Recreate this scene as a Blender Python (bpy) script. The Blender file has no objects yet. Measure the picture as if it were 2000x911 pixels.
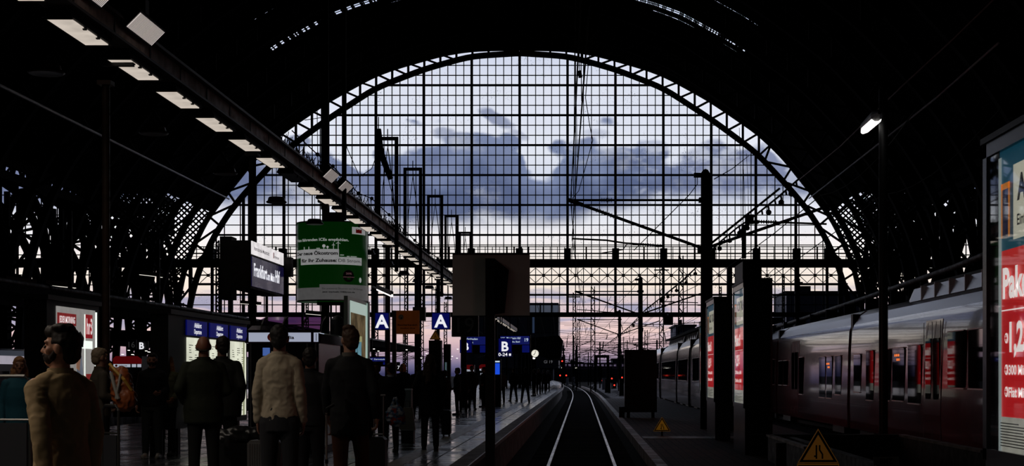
import bpy, math, random
from mathutils import Vector, Matrix, noise
R = math.radians
random.seed(7)
S = bpy.context.scene
COL = S.collection

# ------------------------------------------------------------------ camera, exposure, sky
F = 3000.0; VX, VY = 1136.0, 731.0; HC = 1.4
cam_d = bpy.data.cameras.new('camera'); cam = bpy.data.objects.new('camera', cam_d); COL.objects.link(cam)
cam.location = (0, 0, HC); cam.rotation_euler = (R(90), 0, 0)
cam_d.sensor_width = 36; cam_d.lens = 54.0
cam_d.shift_x = -(VX-1000)/2000; cam_d.shift_y = (VY-455.5)/2000
cam_d.clip_start = 0.1; cam_d.clip_end = 3000
S.camera = cam
S.view_settings.view_transform = 'Standard'; S.view_settings.look = 'None'
S.view_settings.exposure = 0.0; S.view_settings.gamma = 1.0
S.view_settings.use_curve_mapping = False
S.cycles.use_denoising = True
S.cycles.max_bounces = 6; S.cycles.transparent_max_bounces = 16
S.cycles.diffuse_bounces = 2

def lin(c):
    return tuple(((v/255)/12.92 if v/255 <= .04045 else ((v/255+.055)/1.055)**2.4) for v in c)

class NT:
    def __init__(s, nt): s.t = nt; s.n = nt.nodes; s.l = nt.links; s.n.clear()
    def add(s, typ, **kw):
        n = s.n.new(typ)
        for k, v in kw.items(): setattr(n, k, v)
        return n
    def lk(s, a, b): s.l.new(a, b)
    def m(s, op, a, b=None, c=None, clamp=False):
        n = s.n.new('ShaderNodeMath'); n.operation = op; n.use_clamp = clamp
        for i, x in enumerate((a, b, c)):
            if x is None: continue
            if isinstance(x, (int, float)): n.inputs[i].default_value = x
            else: s.l.new(x, n.inputs[i])
        return n.outputs[0]
    def mapr(s, v, a, b, c=0., d=1., smooth=True):
        n = s.n.new('ShaderNodeMapRange'); n.interpolation_type = 'SMOOTHSTEP' if smooth else 'LINEAR'
        s.l.new(v, n.inputs[0])
        for i, x in enumerate((a, b, c, d)):
            if isinstance(x, (int, float)): n.inputs[i+1].default_value = x
            else: s.l.new(x, n.inputs[i+1])
        return n.outputs[0]
    def mix(s, f, a, b):
        n = s.n.new('ShaderNodeMix'); n.data_type = 'RGBA'
        for i, x in ((0, f), (6, a), (7, b)):
            if isinstance(x, (int, float)): n.inputs[i].default_value = x
            elif isinstance(x, tuple): n.inputs[i].default_value = (*x, 1)
            else: s.l.new(x, n.inputs[i])
        return n.outputs[2]

def build_world():
    w = bpy.data.worlds.new('dusk_sky'); S.world = w; w.use_nodes = True
    t = NT(w.node_tree)
    tc = t.add('ShaderNodeTexCoord'); sp = t.add('ShaderNodeSeparateXYZ'); t.lk(tc.outputs['Generated'], sp.inputs[0])
    y = t.m('MAXIMUM', sp.outputs[1], 0.05)
    u = t.m('DIVIDE', sp.outputs[0], y); v = t.m('DIVIDE', sp.outputs[2], y)
    # base gradient by elevation
    ramp = t.add('ShaderNodeValToRGB'); ramp.color_ramp.interpolation = 'B_SPLINE' if False else 'LINEAR'
    stops = [(731, (60, 60, 95)), (715, (110, 104, 138)), (695, (172, 150, 170)), (672, (214, 182, 188)), (645, (240, 208, 202)), (615, (226, 202, 208)),
             (590, (226, 205, 208)), (560, (255, 238, 222)), (520, (255, 243, 232)), (470, (251, 246, 246)), (430, (238, 239, 246)), (360, (214, 220, 238)),
             (300, (232, 236, 247)), (230, (228, 232, 246)), (170, (228, 232, 245)), (110, (216, 222, 241)), (0, (200, 211, 238))]
    cr = ramp.color_ramp
    VM = 0.26
    while len(cr.elements) < len(stops): cr.elements.new(0.5)
    for e, (py, c) in zip(cr.elements, stops):
        e.position = max(0, (VY-py)/F/VM)
    for e, (py, c) in zip(cr.elements, stops): e.color = (*lin(c), 1)
    vv = t.m('DIVIDE', v, VM, clamp=True); t.lk(vv, ramp.inputs[0])
    col = ramp.outputs[0]
    # cloud coordinates
    cx = t.add('ShaderNodeCombineXYZ'); t.lk(u, cx.inputs[0]); t.lk(t.m('MULTIPLY', v, 1.55), cx.inputs[1])
    def nz(scale, detail, off=0., rough=.55):
        n = t.add('ShaderNodeTexNoise'); n.inputs['Scale'].default_value = scale; n.inputs['Detail'].default_value = detail
        n.inputs['Roughness'].default_value = rough
        mp = t.add('ShaderNodeMapping'); mp.inputs['Location'].default_value = (off, off*.37, off*.11)
        t.lk(cx.outputs[0], mp.inputs[0]); t.lk(mp.outputs[0], n.inputs['Vector']); return n.outputs['Fac']
    n1 = nz(17, 6, 3.1); n2 = nz(55, 5, 7.7); n3 = nz(9, 4, 1.3)
    jit = t.m('ADD', t.m('MULTIPLY', t.m('SUBTRACT', n1, .5), .055), t.m('MULTIPLY', t.m('SUBTRACT', n2, .5), .018))
    def curve(pts, lo=-.26, hi=.26, vlo=0., vhi=.26):
        n = t.add('ShaderNodeFloatCurve'); c = n.mapping.curves[0]
        P = [((px-VX)/F, (VY-py)/F) for px, py in pts]
        Q = [((a-lo)/(hi-lo), (b-vlo)/(vhi-vlo)) for a, b in P]
        Q = [(0, Q[0][1])]+Q+[(1, Q[-1][1])]
        while len(c.points) < len(Q): c.points.new(.5, .5)
        for p, q in zip(c.points, Q): p.location = q; p.handle_type = 'VECTOR' if False else 'AUTO'
        n.mapping.update()
        uu = t.m('DIVIDE', t.m('SUBTRACT', u, lo), hi-lo, clamp=True); t.lk(uu, n.inputs['Value'])
        return t.m('ADD', t.m('MULTIPLY', n.outputs[0], vhi-vlo), vlo)
    top = curve([(480, 262), (560, 272), (620, 292), (665, 290), (705, 318), (745, 290), (800, 268), (860, 254), (930, 258), (985, 262), (1015, 284), (1045, 316),
                 (1070, 300), (1096, 276), (1180, 262), (1250, 268), (1320, 276), (1400, 262), (1480, 268), (1600, 270)])
    bot = curve([(380, 410), (500, 405), (600, 414), (700, 428), (800, 442), (900, 452), (1000, 448), (1100, 432), (1200, 412), (1290, 404), (1400, 404), (1480, 400), (1560, 396)])
    # billowing edge: rounded cells plus fine noise
    vo = t.add('ShaderNodeTexVoronoi'); vo.feature = 'SMOOTH_F1'; vo.inputs['Scale'].default_value = 42; vo.inputs['Smoothness'].default_value = .5
    dst = t.add('ShaderNodeVectorMath'); dst.operation = 'ADD'; t.lk(cx.outputs[0], dst.inputs[0])
    nn_ = t.add('ShaderNodeTexNoise'); nn_.inputs['Scale'].default_value = 30; nn_.inputs['Detail'].default_value = 4; t.lk(cx.outputs[0], nn_.inputs['Vector'])
    sc_ = t.add('ShaderNodeVectorMath'); sc_.operation = 'SCALE'; sc_.inputs['Scale'].default_value = .012; t.lk(nn_.outputs['Color'], sc_.inputs[0]); t.lk(sc_.outputs[0], dst.inputs[1])
    t.lk(dst.outputs[0], vo.inputs['Vector'])
    vd = vo.outputs['Distance']
    puffy = t.m('SUBTRACT', t.m('MULTIPLY', vd, .042), .014)
    vj = t.m('ADD', t.m('SUBTRACT', v, t.m('MULTIPLY', jit, .8)), puffy)
    a = t.mapr(t.m('SUBTRACT', top, vj), -.0035, .0045)
    b = t.mapr(t.m('SUBTRACT', t.m('SUBTRACT', v, t.m('MULTIPLY', t.m('SUBTRACT', n1, .5), .03)), bot), -.004, .012)
    mask = t.m('MULTIPLY', a, b)
    # broken, brighter gaps on the right-hand side
    gaps = t.m('MULTIPLY', t.mapr(nz(26, 6, 9.3), .50, .60), t.mapr(u, .0, .05))
    mask = t.m('MULTIPLY', mask, t.m('SUBTRACT', 1., t.m('MULTIPLY', gaps, .5)))
    # darker toward the belly, paler rim at the top
    depth = t.mapr(t.m('SUBTRACT', top, vj), .0, .035)
    dark = t.mix(depth, lin((124, 137, 172)), lin((80, 94, 132)))
    dark = t.mix(t.mapr(n3, .42, .66), dark, lin((112, 122, 158)))
    thin = t.mapr(u, .02, .13, 1., .93)
    col = t.mix(t.m('MULTIPLY', t.m('MULTIPLY', mask, thin), .96), col, dark)
    # a detached dark puff above the bank
    def puff(px, py, rx, ry, ang, k=1.1):
        du = t.m('SUBTRACT', u, (px-VX)/F); dv = t.m('SUBTRACT', v, (VY-py)/F)
        ca, sa = math.cos(ang), math.sin(ang)
        p = t.m('DIVIDE', t.m('ADD', t.m('MULTIPLY', du, ca), t.m('MULTIPLY', dv, sa)), rx/F)
        q = t.m('DIVIDE', t.m('SUBTRACT', t.m('MULTIPLY', dv, ca), t.m('MULTIPLY', du, sa)), ry/F)
        r = t.m('ADD', t.m('MULTIPLY', p, p), t.m('MULTIPLY', q, q))
        r = t.m('ADD', r, t.m('MULTIPLY', t.m('SUBTRACT', n2, .5), 2.6))
        return t.mapr(r, k, .1)
    for (px, py, rx, ry, an, al) in ((972, 232, 44, 14, -.5, .8), (868, 262, 26, 15, 0, .7), (1010, 262, 30, 10, -.5, .5), (1160, 262, 34, 12, 0, .4)):
        col = t.mix(t.m('MULTIPLY', puff(px, py, rx, ry, an), al), col, lin((120, 130, 164)))
    # streaks low in the sky
    cz = t.add('ShaderNodeCombineXYZ'); t.lk(u, cz.inputs[0]); t.lk(t.m('MULTIPLY', v, 6.), cz.inputs[1])
    ns = t.add('ShaderNodeTexNoise'); ns.inputs['Scale'].default_value = 22; ns.inputs['Detail'].default_value = 5
    t.lk(cz.outputs[0], ns.inputs['Vector'])
    band = t.m('MULTIPLY', t.mapr(v, .018, .034), t.mapr(v, .064, .048))
    col = t.mix(t.m('MULTIPLY', t.m('MULTIPLY', t.mapr(ns.outputs['Fac'], .47, .62), band), .8), col, lin((156, 158, 188)))
    wisp = t.m('MULTIPLY', t.mapr(v, .085, .10), t.mapr(v, .19, .15))
    col = t.mix(t.m('MULTIPLY', t.m('MULTIPLY', t.mapr(n1, .55, .7), wisp), .35), col, lin((252, 252, 253)))
    bg = t.add('ShaderNodeBackground'); t.lk(col, bg.inputs[0]); bg.inputs[1].default_value = 1.0
    # the half of the sky behind the station is already dark
    back = t.mapr(sp.outputs[1], -.15, .15, .05, 1.)
    up = t.mapr(sp.outputs[2], .35, .8, 1., .4)
    t.lk(t.m('MULTIPLY', back, up), bg.inputs[1])
    out = t.add('ShaderNodeOutputWorld'); t.lk(bg.outputs[0], out.inputs[0])
build_world()

# ------------------------------------------------------------------ materials
MATS = {}
def mat(name, col=(.02, .02, .02), rough=.6, metal=0., emit=0., ecol=None, bump=0., bscale=20., spec=.5, coat=0., vary=0., vscale=5.):
    if name in MATS: return MATS[name]
    m = bpy.data.materials.new(name); m.use_nodes = True; t = NT(m.node_tree)
    p = t.add('ShaderNodeBsdfPrincipled'); o = t.add('ShaderNodeOutputMaterial'); t.lk(p.outputs[0], o.inputs[0])
    p.inputs['Base Color'].default_value = (*col, 1); p.inputs['Roughness'].default_value = rough; p.inputs['Metallic'].default_value = metal
    p.inputs['Specular IOR Level'].default_value = spec; p.inputs['Coat Weight'].default_value = coat; p.inputs['Coat Roughness'].default_value = .05
    if emit > 0:
        p.inputs['Emission Color'].default_value = (*(ecol or col), 1); p.inputs['Emission Strength'].default_value = emit
    tc = t.add('ShaderNodeTexCoord')
    if vary:
        n = t.add('ShaderNodeTexNoise'); n.inputs['Scale'].default_value = vscale; n.inputs['Detail'].default_value = 6; t.lk(tc.outputs['Object'], n.inputs['Vector'])
        f = t.mapr(n.outputs['Fac'], .35, .7)
        c = t.mix(f, col, tuple(x*(1-vary) for x in col)); t.lk(c, p.inputs['Base Color'])
        t.lk(t.mapr(n.outputs['Fac'], .3, .7, rough*.8, min(1, rough*1.25)), p.inputs['Roughness'])
        if emit > 0:
            e = ecol or col
            t.lk(t.mix(f, e, tuple(x*(1-vary) for x in e)), p.inputs['Emission Color'])
    if bump:
        n = t.add('ShaderNodeTexNoise'); n.inputs['Scale'].default_value = bscale; n.inputs['Detail'].default_value = 5; t.lk(tc.outputs['Object'], n.inputs['Vector'])
        b = t.add('ShaderNodeBump'); b.inputs['Strength'].default_value = bump; t.lk(n.outputs['Fac'], b.inputs['Height']); t.lk(b.outputs[0], p.inputs['Normal'])
    MATS[name] = m; return m

def mat_tiles():
    m = bpy.data.materials.new('platform_tiles'); m.use_nodes = True; t = NT(m.node_tree); MATS['tiles'] = m
    p = t.add('ShaderNodeBsdfPrincipled'); o = t.add('ShaderNodeOutputMaterial'); t.lk(p.outputs[0], o.inputs[0])
    tc = t.add('ShaderNodeTexCoord')
    br = t.add('ShaderNodeTexBrick'); br.inputs['Scale'].default_value = 1.; br.inputs['Brick Width'].default_value = .6; br.inputs['Row Height'].default_value = .6
    br.inputs['Mortar Size'].default_value = .018; br.offset = 0
    br.inputs['Color1'].default_value = (.060, .068, .082, 1); br.inputs['Color2'].default_value = (.045, .052, .064, 1); br.inputs['Mortar'].default_value = (.012, .012, .014, 1)
    t.lk(tc.outputs['Object'], br.inputs['Vector']); t.lk(br.outputs['Color'], p.inputs['Base Color'])
    n = t.add('ShaderNodeTexNoise'); n.inputs['Scale'].default_value = .9; n.inputs['Detail'].default_value = 6; t.lk(tc.outputs['Object'], n.inputs['Vector'])
    t.lk(t.m('ADD', t.mapr(n.outputs['Fac'], .35, .7, .13, .3), t.m('MULTIPLY', br.outputs['Fac'], .4)), p.inputs['Roughness'])
    p.inputs['Specular IOR Level'].default_value = .28
    n2 = t.add('ShaderNodeTexNoise'); n2.inputs['Scale'].default_value = 3; t.lk(tc.outputs['Object'], n2.inputs['Vector'])
    h = t.m('SUBTRACT', t.m('MULTIPLY', n2.outputs['Fac'], .06), t.m('MULTIPLY', br.outputs['Fac'], .35))
    b = t.add('ShaderNodeBump'); b.inputs['Strength'].default_value = .25; b.inputs['Distance'].default_value = .02; t.lk(h, b.inputs['Height']); t.lk(b.outputs[0], p.inputs['Normal'])
    return m
def mat_brickfloor():
    m = bpy.data.materials.new('brick_paving'); m.use_nodes = True; t = NT(m.node_tree)
    p = t.add('ShaderNodeBsdfPrincipled'); o = t.add('ShaderNodeOutputMaterial'); t.lk(p.outputs[0], o.inputs[0])
    tc = t.add('ShaderNodeTexCoord')
    br = t.add('ShaderNodeTexBrick'); br.inputs['Scale'].default_value = 1.; br.inputs['Brick Width'].default_value = .42; br.inputs['Row Height'].default_value = .22
    br.inputs['Mortar Size'].default_value = .02
    br.inputs['Color1'].default_value = (.075, .05, .043, 1); br.inputs['Color2'].default_value = (.045, .03, .028, 1); br.inputs['Mortar'].default_value = (.008, .007, .007, 1)
    mp = t.add('ShaderNodeMapping'); mp.inputs['Rotation'].default_value = (0, 0, R(90)); t.lk(tc.outputs['Object'], mp.inputs[0])
    t.lk(mp.outputs[0], br.inputs['Vector']); t.lk(br.outputs['Color'], p.inputs['Base Color']); p.inputs['Roughness'].default_value = .8; p.inputs['Specular IOR Level'].default_value = .06
    b = t.add('ShaderNodeBump'); b.inputs['Strength'].default_value = .4; b.inputs['Distance'].default_value = .02; b.invert = True; t.lk(br.outputs['Fac'], b.inputs['Height']); t.lk(b.outputs[0], p.inputs['Normal'])
    return m
def mat_glass(name, tint=(.93, .95, .97), refl=.06, rough=.03, dirt=0.):
    m = bpy.data.materials.new(name); m.use_nodes = True; t = NT(m.node_tree)
    a = t.add('ShaderNodeBsdfTransparent'); a.inputs[0].default_value = (*tint, 1)
    g = t.add('ShaderNodeBsdfGlossy'); g.inputs['Roughness'].default_value = rough; g.inputs[0].default_value = (1, 1, 1, 1)
    mx = t.add('ShaderNodeMixShader'); lw = t.add('ShaderNodeFresnel'); lw.inputs[0].default_value = 1.45
    t.lk(t.m('MULTIPLY', lw.outputs[0], refl/.1, clamp=True), mx.inputs[0]); t.lk(a.outputs[0], mx.inputs[1]); t.lk(g.outputs[0], mx.inputs[2])
    if dirt:
        tc = t.add('ShaderNodeTexCoord'); n = t.add('ShaderNodeTexNoise'); n.inputs['Scale'].default_value = 9; n.inputs['Detail'].default_value = 8; t.lk(tc.outputs['Object'], n.inputs['Vector'])
        n2 = t.add('ShaderNodeTexNoise'); n2.inputs['Scale'].default_value = .4; t.lk(tc.outputs['Object'], n2.inputs['Vector'])
        f = t.m('MULTIPLY', t.mapr(n.outputs['Fac'], .58, .72), t.mapr(n2.outputs['Fac'], .5, .7, 0., dirt))
        t.lk(t.mix(f, tint, (.35, .36, .38)), a.inputs[0])
    o = t.add('ShaderNodeOutputMaterial'); t.lk(mx.outputs[0], o.inputs[0]); return m

M_IRON = mat('dark_painted_iron', (.004, .004, .005), .8, spec=.04)
M_IRON2 = mat('weathered_iron', (.011, .009, .008), .65, spec=.15, vary=.5, vscale=8)
M_ROOF = mat('sooty_roof_boards', (.003, .003, .003), .95, spec=.02)
M_POST = mat('brown_painted_steel', (.05, .028, .02), .5, spec=.3, vary=.4, vscale=6)
M_BEAM = mat('brown_beam_paint', (.45, .29, .21), .55, spec=.3, vary=.45, vscale=4)
M_BLACK = mat('black_plastic', (.005, .005, .006), .5, spec=.3)
M_STEEL = mat('brushed_steel', (.35, .35, .36), .35, 1., vary=.3)
M_RAIL = mat('polished_rail_head', (.5, .45, .42), .33, 1., bump=.1, bscale=6, vary=.3, vscale=2)
M_RUST = mat('rusty_rail_web', (.02, .012, .009), .8)
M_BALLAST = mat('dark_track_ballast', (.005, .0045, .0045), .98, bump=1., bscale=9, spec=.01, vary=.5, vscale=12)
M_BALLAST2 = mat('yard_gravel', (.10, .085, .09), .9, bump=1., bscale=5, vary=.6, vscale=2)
M_CONC = mat('edge_concrete', (.12, .10, .095), .75, bump=.2, bscale=15, vary=.3, vscale=3)
M_CONC2 = mat('worn_kerb_stone', (.32, .24, .20), .6, bump=.2, bscale=15, vary=.5, vscale=2)
M_TACT = mat('pale_tactile_paving', (.27, .235, .19), .42, bump=.5, bscale=30, vary=.35, vscale=6, spec=.4)
M_CABLE = mat('grey_cable', (.7, .7, .75), .5)
M_PIPE = mat('dull_brown_pipe', (.06, .045, .04), .6, spec=.2, vary=.4)
M_WHITE = mat('white_letter', (.8, .8, .8), .5, emit=.85, ecol=(.95, .95, 1.))
M_LAMP = mat('warm_lamp_diffuser', (.8, .75, .7), .5, emit=.62, ecol=(.98, .86, .74), vary=.22, vscale=3)
M_LAMP2 = mat('ribbed_lamp_glass', (.8, .78, .78), .4, emit=.5, ecol=(1., .88, .84))
M_LAMPB = mat('bright_tube', (.9, .9, .9), .4, emit=1.6, ecol=(1., .95, .88))
M_TILES = mat_tiles(); M_BRICK = mat_brickfloor()
M_GLASS = mat_glass('hall_glass', (.975, .98, .985), .03, .1, dirt=.8)
M_CLEAR = mat_glass('case_glass', (.95, .96, .96), .06, .02)
M_DKGLASS = mat('black_train_glass', (.002, .002, .003), .03, spec=.18)

# ------------------------------------------------------------------ mesh builder
def vec(p): return Vector(p)
class MB:
    def __init__(s): s.v = []; s.f = []; s.mi = []; s.cur = 0
    def raw(s, vs, fs):
        o = len(s.v); s.v += [tuple(v) for v in vs]; s.f += [tuple(i+o for i in f) for f in fs]; s.mi += [s.cur]*len(fs); return s
    def box(s, x0, x1, y0, y1, z0, z1):
        return s.raw([(x0, y0, z0), (x1, y0, z0), (x1, y1, z0), (x0, y1, z0), (x0, y0, z1), (x1, y0, z1), (x1, y1, z1), (x0, y1, z1)],
                     [(3, 2, 1, 0), (4, 5, 6, 7), (0, 1, 5, 4), (1, 2, 6, 5), (2, 3, 7, 6), (3, 0, 4, 7)])
    def bar(s, p, q, w, h=None, up=(0, 1, 0)):
        p, q = vec(p), vec(q); d = q-p
        if d.length < 1e-6: return s
        d.normalize(); h = h or w; u = vec(up)
        if abs(d.dot(u)) > .95: u = vec((1, 0, 0))
        a = d.cross(u).normalized()*(w/2); b = d.cross(a).normalized()*(h/2)
        return s.raw([p-a-b, p+a-b, p+a+b, p-a+b, q-a-b, q+a-b, q+a+b, q-a+b],
                     [(3, 2, 1, 0), (4, 5, 6, 7), (0, 1, 5, 4), (1, 2, 6, 5), (2, 3, 7, 6), (3, 0, 4, 7)])
    def cyl(s, p, q, r, r2=None, n=10):
        return s.loft([(p, r), (q, r if r2 is None else r2)], n)
    def loft(s, pr, n=10, caps=True):
        pts = [vec(p) for p, r in pr]; vs = []; fs = []
        for i, (p, r) in enumerate(pr):
            d = (pts[min(i+1, len(pts)-1)]-pts[max(i-1, 0)]).normalized()
            u = vec((0, 0, 1)) if abs(d.z) < .9 else vec((0, 1, 0))
            a = d.cross(u).normalized(); b = d.cross(a).normalized()
            for k in range(n):
                t = 2*math.pi*k/n; vs.append(pts[i]+a*(r*math.cos(t))+b*(r*math.sin(t)))
        for i in range(len(pr)-1):
            for k in range(n):
                k2 = (k+1) % n; fs.append((i*n+k, i*n+k2, (i+1)*n+k2, (i+1)*n+k))
        if caps:
            fs.append(tuple(range(n-1, -1, -1))); o = (len(pr)-1)*n; fs.append(tuple(range(o, o+n)))
        return s.raw(vs, fs)
    def tube(s, pts, r, n=6): return s.loft([(p, r) for p in pts], n)
    def lathe(s, c, prof, n=24):      # prof: (radius, z)
        vs = []; fs = []; c = vec(c)
        for r, z in prof:
            for k in range(n):
                t = 2*math.pi*k/n; vs.append((c.x+r*math.cos(t), c.y+r*math.sin(t), c.z+z))
        for i in range(len(prof)-1):
            for k in range(n):
                k2 = (k+1) % n; fs.append((i*n+k, i*n+k2, (i+1)*n+k2, (i+1)*n+k))
        fs.append(tuple(range(n-1, -1, -1))); o = (len(prof)-1)*n; fs.append(tuple(range(o, o+n)))
        return s.raw(vs, fs)
    def prism(s, poly, a, b, axis='y'):    # poly of 2D pts; axis y -> (x,z); axis x -> (y,z); axis z -> (x,y)
        n = len(poly)
        def P(p, t): return {'y': (p[0], t, p[1]), 'x': (t, p[0], p[1]), 'z': (p[0], p[1], t)}[axis]
        vs = [P(p, a) for p in poly]+[P(p, b) for p in poly]
        fs = [tuple(range(n-1, -1, -1)), tuple(range(n, 2*n))]+[(i, (i+1) % n, (i+1) % n+n, i+n) for i in range(n)]
        return s.raw(vs, fs)
    def build(s, name, m, parent=None, org=None, smooth=False, shift=True):
        me = bpy.data.meshes.new(name)
        if org is None:
            if parent is not None and shift: org = vec(parent['org']) if 'org' in parent else vec((0, 0, 0))
            elif parent is None and s.v:
                xs, ys, zs = zip(*s.v); org = vec(((min(xs)+max(xs))/2, (min(ys)+max(ys))/2, min(zs)))
            else: org = vec((0, 0, 0))
        else: org = vec(org)
        me.from_pydata([(x-org.x, y-org.y, z-org.z) for x, y, z in s.v], [], s.f)
        for mm in (m if isinstance(m, (list, tuple)) else [m]): me.materials.append(mm)
        if any(s.mi): me.polygons.foreach_set('material_index', s.mi)
        import bmesh
        bm = bmesh.new(); bm.from_mesh(me); bmesh.ops.recalc_face_normals(bm, faces=bm.faces); bm.to_mesh(me); bm.free()
        if smooth:
            me.shade_smooth(); me.set_sharp_from_angle(angle=R(38))
        o = bpy.data.objects.new(name, me); COL.objects.link(o); o['org'] = tuple(org)
        if parent is None: o.location = org
        else: o.parent = parent
        return o

def tag(o, label=None, cat=None, group=None, kind=None):
    if label: o['label'] = label
    if cat: o['category'] = cat
    if group: o['group'] = group
    if kind: o['kind'] = kind
    return o
def struct(o, label=None, cat=None, group=None):
    o['kind'] = 'structure'
    return tag(o, label, cat, group)
def thing(name, label, cat, loc=(0, 0, 0), rz=0., group=None, kind=None):
    o = bpy.data.objects.new(name, None); COL.objects.link(o); o.location = loc; o.rotation_euler = (0, 0, rz); o.empty_display_size = .1
    o['org'] = tuple(loc) if rz == 0 else (0., 0., 0.)
    return tag(o, label, cat, group, kind)
def dup(root, loc, rz=None, label=None, group=None):
    def cp(o, par):
        c = o.copy(); COL.objects.link(c); c.parent = par
        for ch in list(o.children): cp(ch, c)
        return c
    r = cp(root, None); r.location = loc
    if rz is not None: r.rotation_euler = (0, 0, rz)
    if label: r['label'] = label
    if group: r['group'] = group
    return r
def P(px, py, d): return Vector(((px-VX)/F*d, d, (VY-py)/F*d+HC))

_tc = {}
def textmesh(s, bold=0.):
    if (s, bold) in _tc: return _tc[(s, bold)]
    c = bpy.data.curves.new('t', 'FONT'); c.body = s; c.size = 1.; c.offset = bold; c.resolution_u = 3
    o = bpy.data.objects.new('t', c); COL.objects.link(o)
    dg = bpy.context.evaluated_depsgraph_get(); dg.update()
    me = bpy.data.meshes.new_from_object(o.evaluated_get(dg))
    vs = [tuple(v.co) for v in me.vertices]; fs = [tuple(p.vertices) for p in me.polygons]
    bpy.data.objects.remove(o); bpy.data.curves.remove(c); bpy.data.meshes.remove(me)
    xs = [v[0] for v in vs]; x0 = min(xs); w = max(xs)-x0
    vs = [((v[0]-x0), v[1]) for v in vs]
    _tc[(s, bold)] = (vs, fs, w); return _tc[(s, bold)]
def text(name, s, at, right, up, cap, m, parent, width=None, xs=1., bold=.015, align='l', lift=.004, shift=True, warp=None):
    """lettering of cap height cap; at = left base point"""
    vs, fs, w = textmesh(s, bold); k = cap/.70
    right, up = vec(right), vec(up); nrm = right.cross(up)
    sx = k*xs if width is None else width/w
    off = {'l': 0, 'c': -w*sx/2, 'r': -w*sx}[align]
    base = vec(at)+nrm*lift
    out = []
    for x, y in vs:
        X = x*sx+off; Y = y*k
        out.append(warp(X, Y) if warp else base+right*X+up*Y)
    b = MB(); n = len(out)
    b.raw(out, fs)
    me_o = b.build(name, m, parent, shift=shift)
    return me_o

def join_prims(prims, voxel, smooth=3):
    """closed overlapping solids -> one continuous skin"""
    b = MB()
    for vs, fs in prims: b.raw(vs, fs)
    me = bpy.data.meshes.new('tmp'); me.from_pydata(b.v, [], b.f)
    import bmesh
    bm = bmesh.new(); bm.from_mesh(me); bmesh.ops.recalc_face_normals(bm, faces=bm.faces); bm.to_mesh(me); bm.free()
    o = bpy.data.objects.new('tmp', me); COL.objects.link(o)
    r = o.modifiers.new('r', 'REMESH'); r.mode = 'VOXEL'; r.voxel_size = voxel
    if smooth:
        q = o.modifiers.new('s', 'SMOOTH'); q.factor = .5; q.iterations = smooth
    dg = bpy.context.evaluated_depsgraph_get(); dg.update()
    out = bpy.data.meshes.new_from_object(o.evaluated_get(dg))
    bpy.data.objects.remove(o); bpy.data.meshes.remove(me)
    out.shade_smooth(); return out
def linkmesh(name, me, m, parent):
    me.materials.clear(); me.materials.append(m); me.name = name
    o = bpy.data.objects.new(name, me); COL.objects.link(o); o.parent = parent; return o

# ------------------------------------------------------------------ the end wall of the hall (Y = 127)
WY = 127.0; WS = F/WY; XC = 1015.0
def W(px, py, y=WY): return ((px-VX)/WS, y, (VY-py)/WS+HC)
INN = [(0, 107), (95, 113), (185, 138), (280, 175), (375, 237), (460, 300), (529, 374), (563, 415), (597, 469), (617, 514), (634, 565), (648, 640), (655, 790)]
OUT = [(0, 97), (95, 99), (150, 108), (245, 135), (285, 150), (370, 197), (465, 262), (515, 310), (550, 355), (589, 403), (613, 438), (630, 476), (651, 524), (660, 569), (670, 640), (674, 790)]
def interp(T, o):
    o = abs(o)
    for (a, ya), (b, yb) in zip(T, T[1:]):
        if o <= b: return ya+(yb-ya)*(o-a)/(b-a)
    return T[-1][1]
def along(T, n=60):
    pts = [T[0]]
    L = [0]
    for a, b in zip(T, T[1:]): L.append(L[-1]+math.dist(a, b))
    res = []
    for i in range(n+1):
        s = L[-1]*i/n
        for k in range(len(T)-1):
            if s <= L[k+1]+1e-9:
                t = (s-L[k])/(L[k+1]-L[k]); res.append((T[k][0]+(T[k+1][0]-T[k][0])*t, T[k][1]+(T[k+1][1]-T[k][1])*t)); break
    return res
def smoothT(T, n=72, it=3):
    p = along(T, n)
    for _ in range(it):
        p = [p[0]]+[((a[0]+2*b[0]+c[0])/4, (a[1]+2*b[1]+c[1])/4) for a, b, c in zip(p, p[1:], p[2:])]+[p[-1]]
    return p
INS, OUS = smoothT(INN), smoothT(OUT)

def sweep_xz(b, pts, thick, y0, y1):
    """band of constant thickness following points in the wall plane"""
    A = []; B = []
    for i, p in enumerate(pts):
        q = pts[min(i+1, len(pts)-1)]; o = pts[max(i-1, 0)]
        dx, dz = q[0]-o[0], q[1]-o[1]; l = math.hypot(dx, dz) or 1; nx, nz = -dz/l*thick/2, dx/l*thick/2
        A.append((p[0]+nx, p[1]+nz)); B.append((p[0]-nx, p[1]-nz))
    n = len(pts); vs = [(a[0], y0, a[1]) for a in A]+[(a[0], y0, a[1]) for a in B]+[(a[0], y1, a[1]) for a in A]+[(a[0], y1, a[1]) for a in B]
    fs = []
    for i in range(n-1):
        fs += [(i, i+1, n+i+1, n+i), (2*n+i, 3*n+i, 3*n+i+1, 2*n+i+1), (i, 2*n+i, 2*n+i+1, i+1), (n+i, n+i+1, 3*n+i+1, 3*n+i)]
    fs += [(0, n, 3*n, 2*n), (n-1, 3*n-1, 4*n-1, 2*n-1)]
    b.raw(vs, fs)
def w2(off, py): x, _, z = W(XC+off, py); return (x, z)

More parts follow.
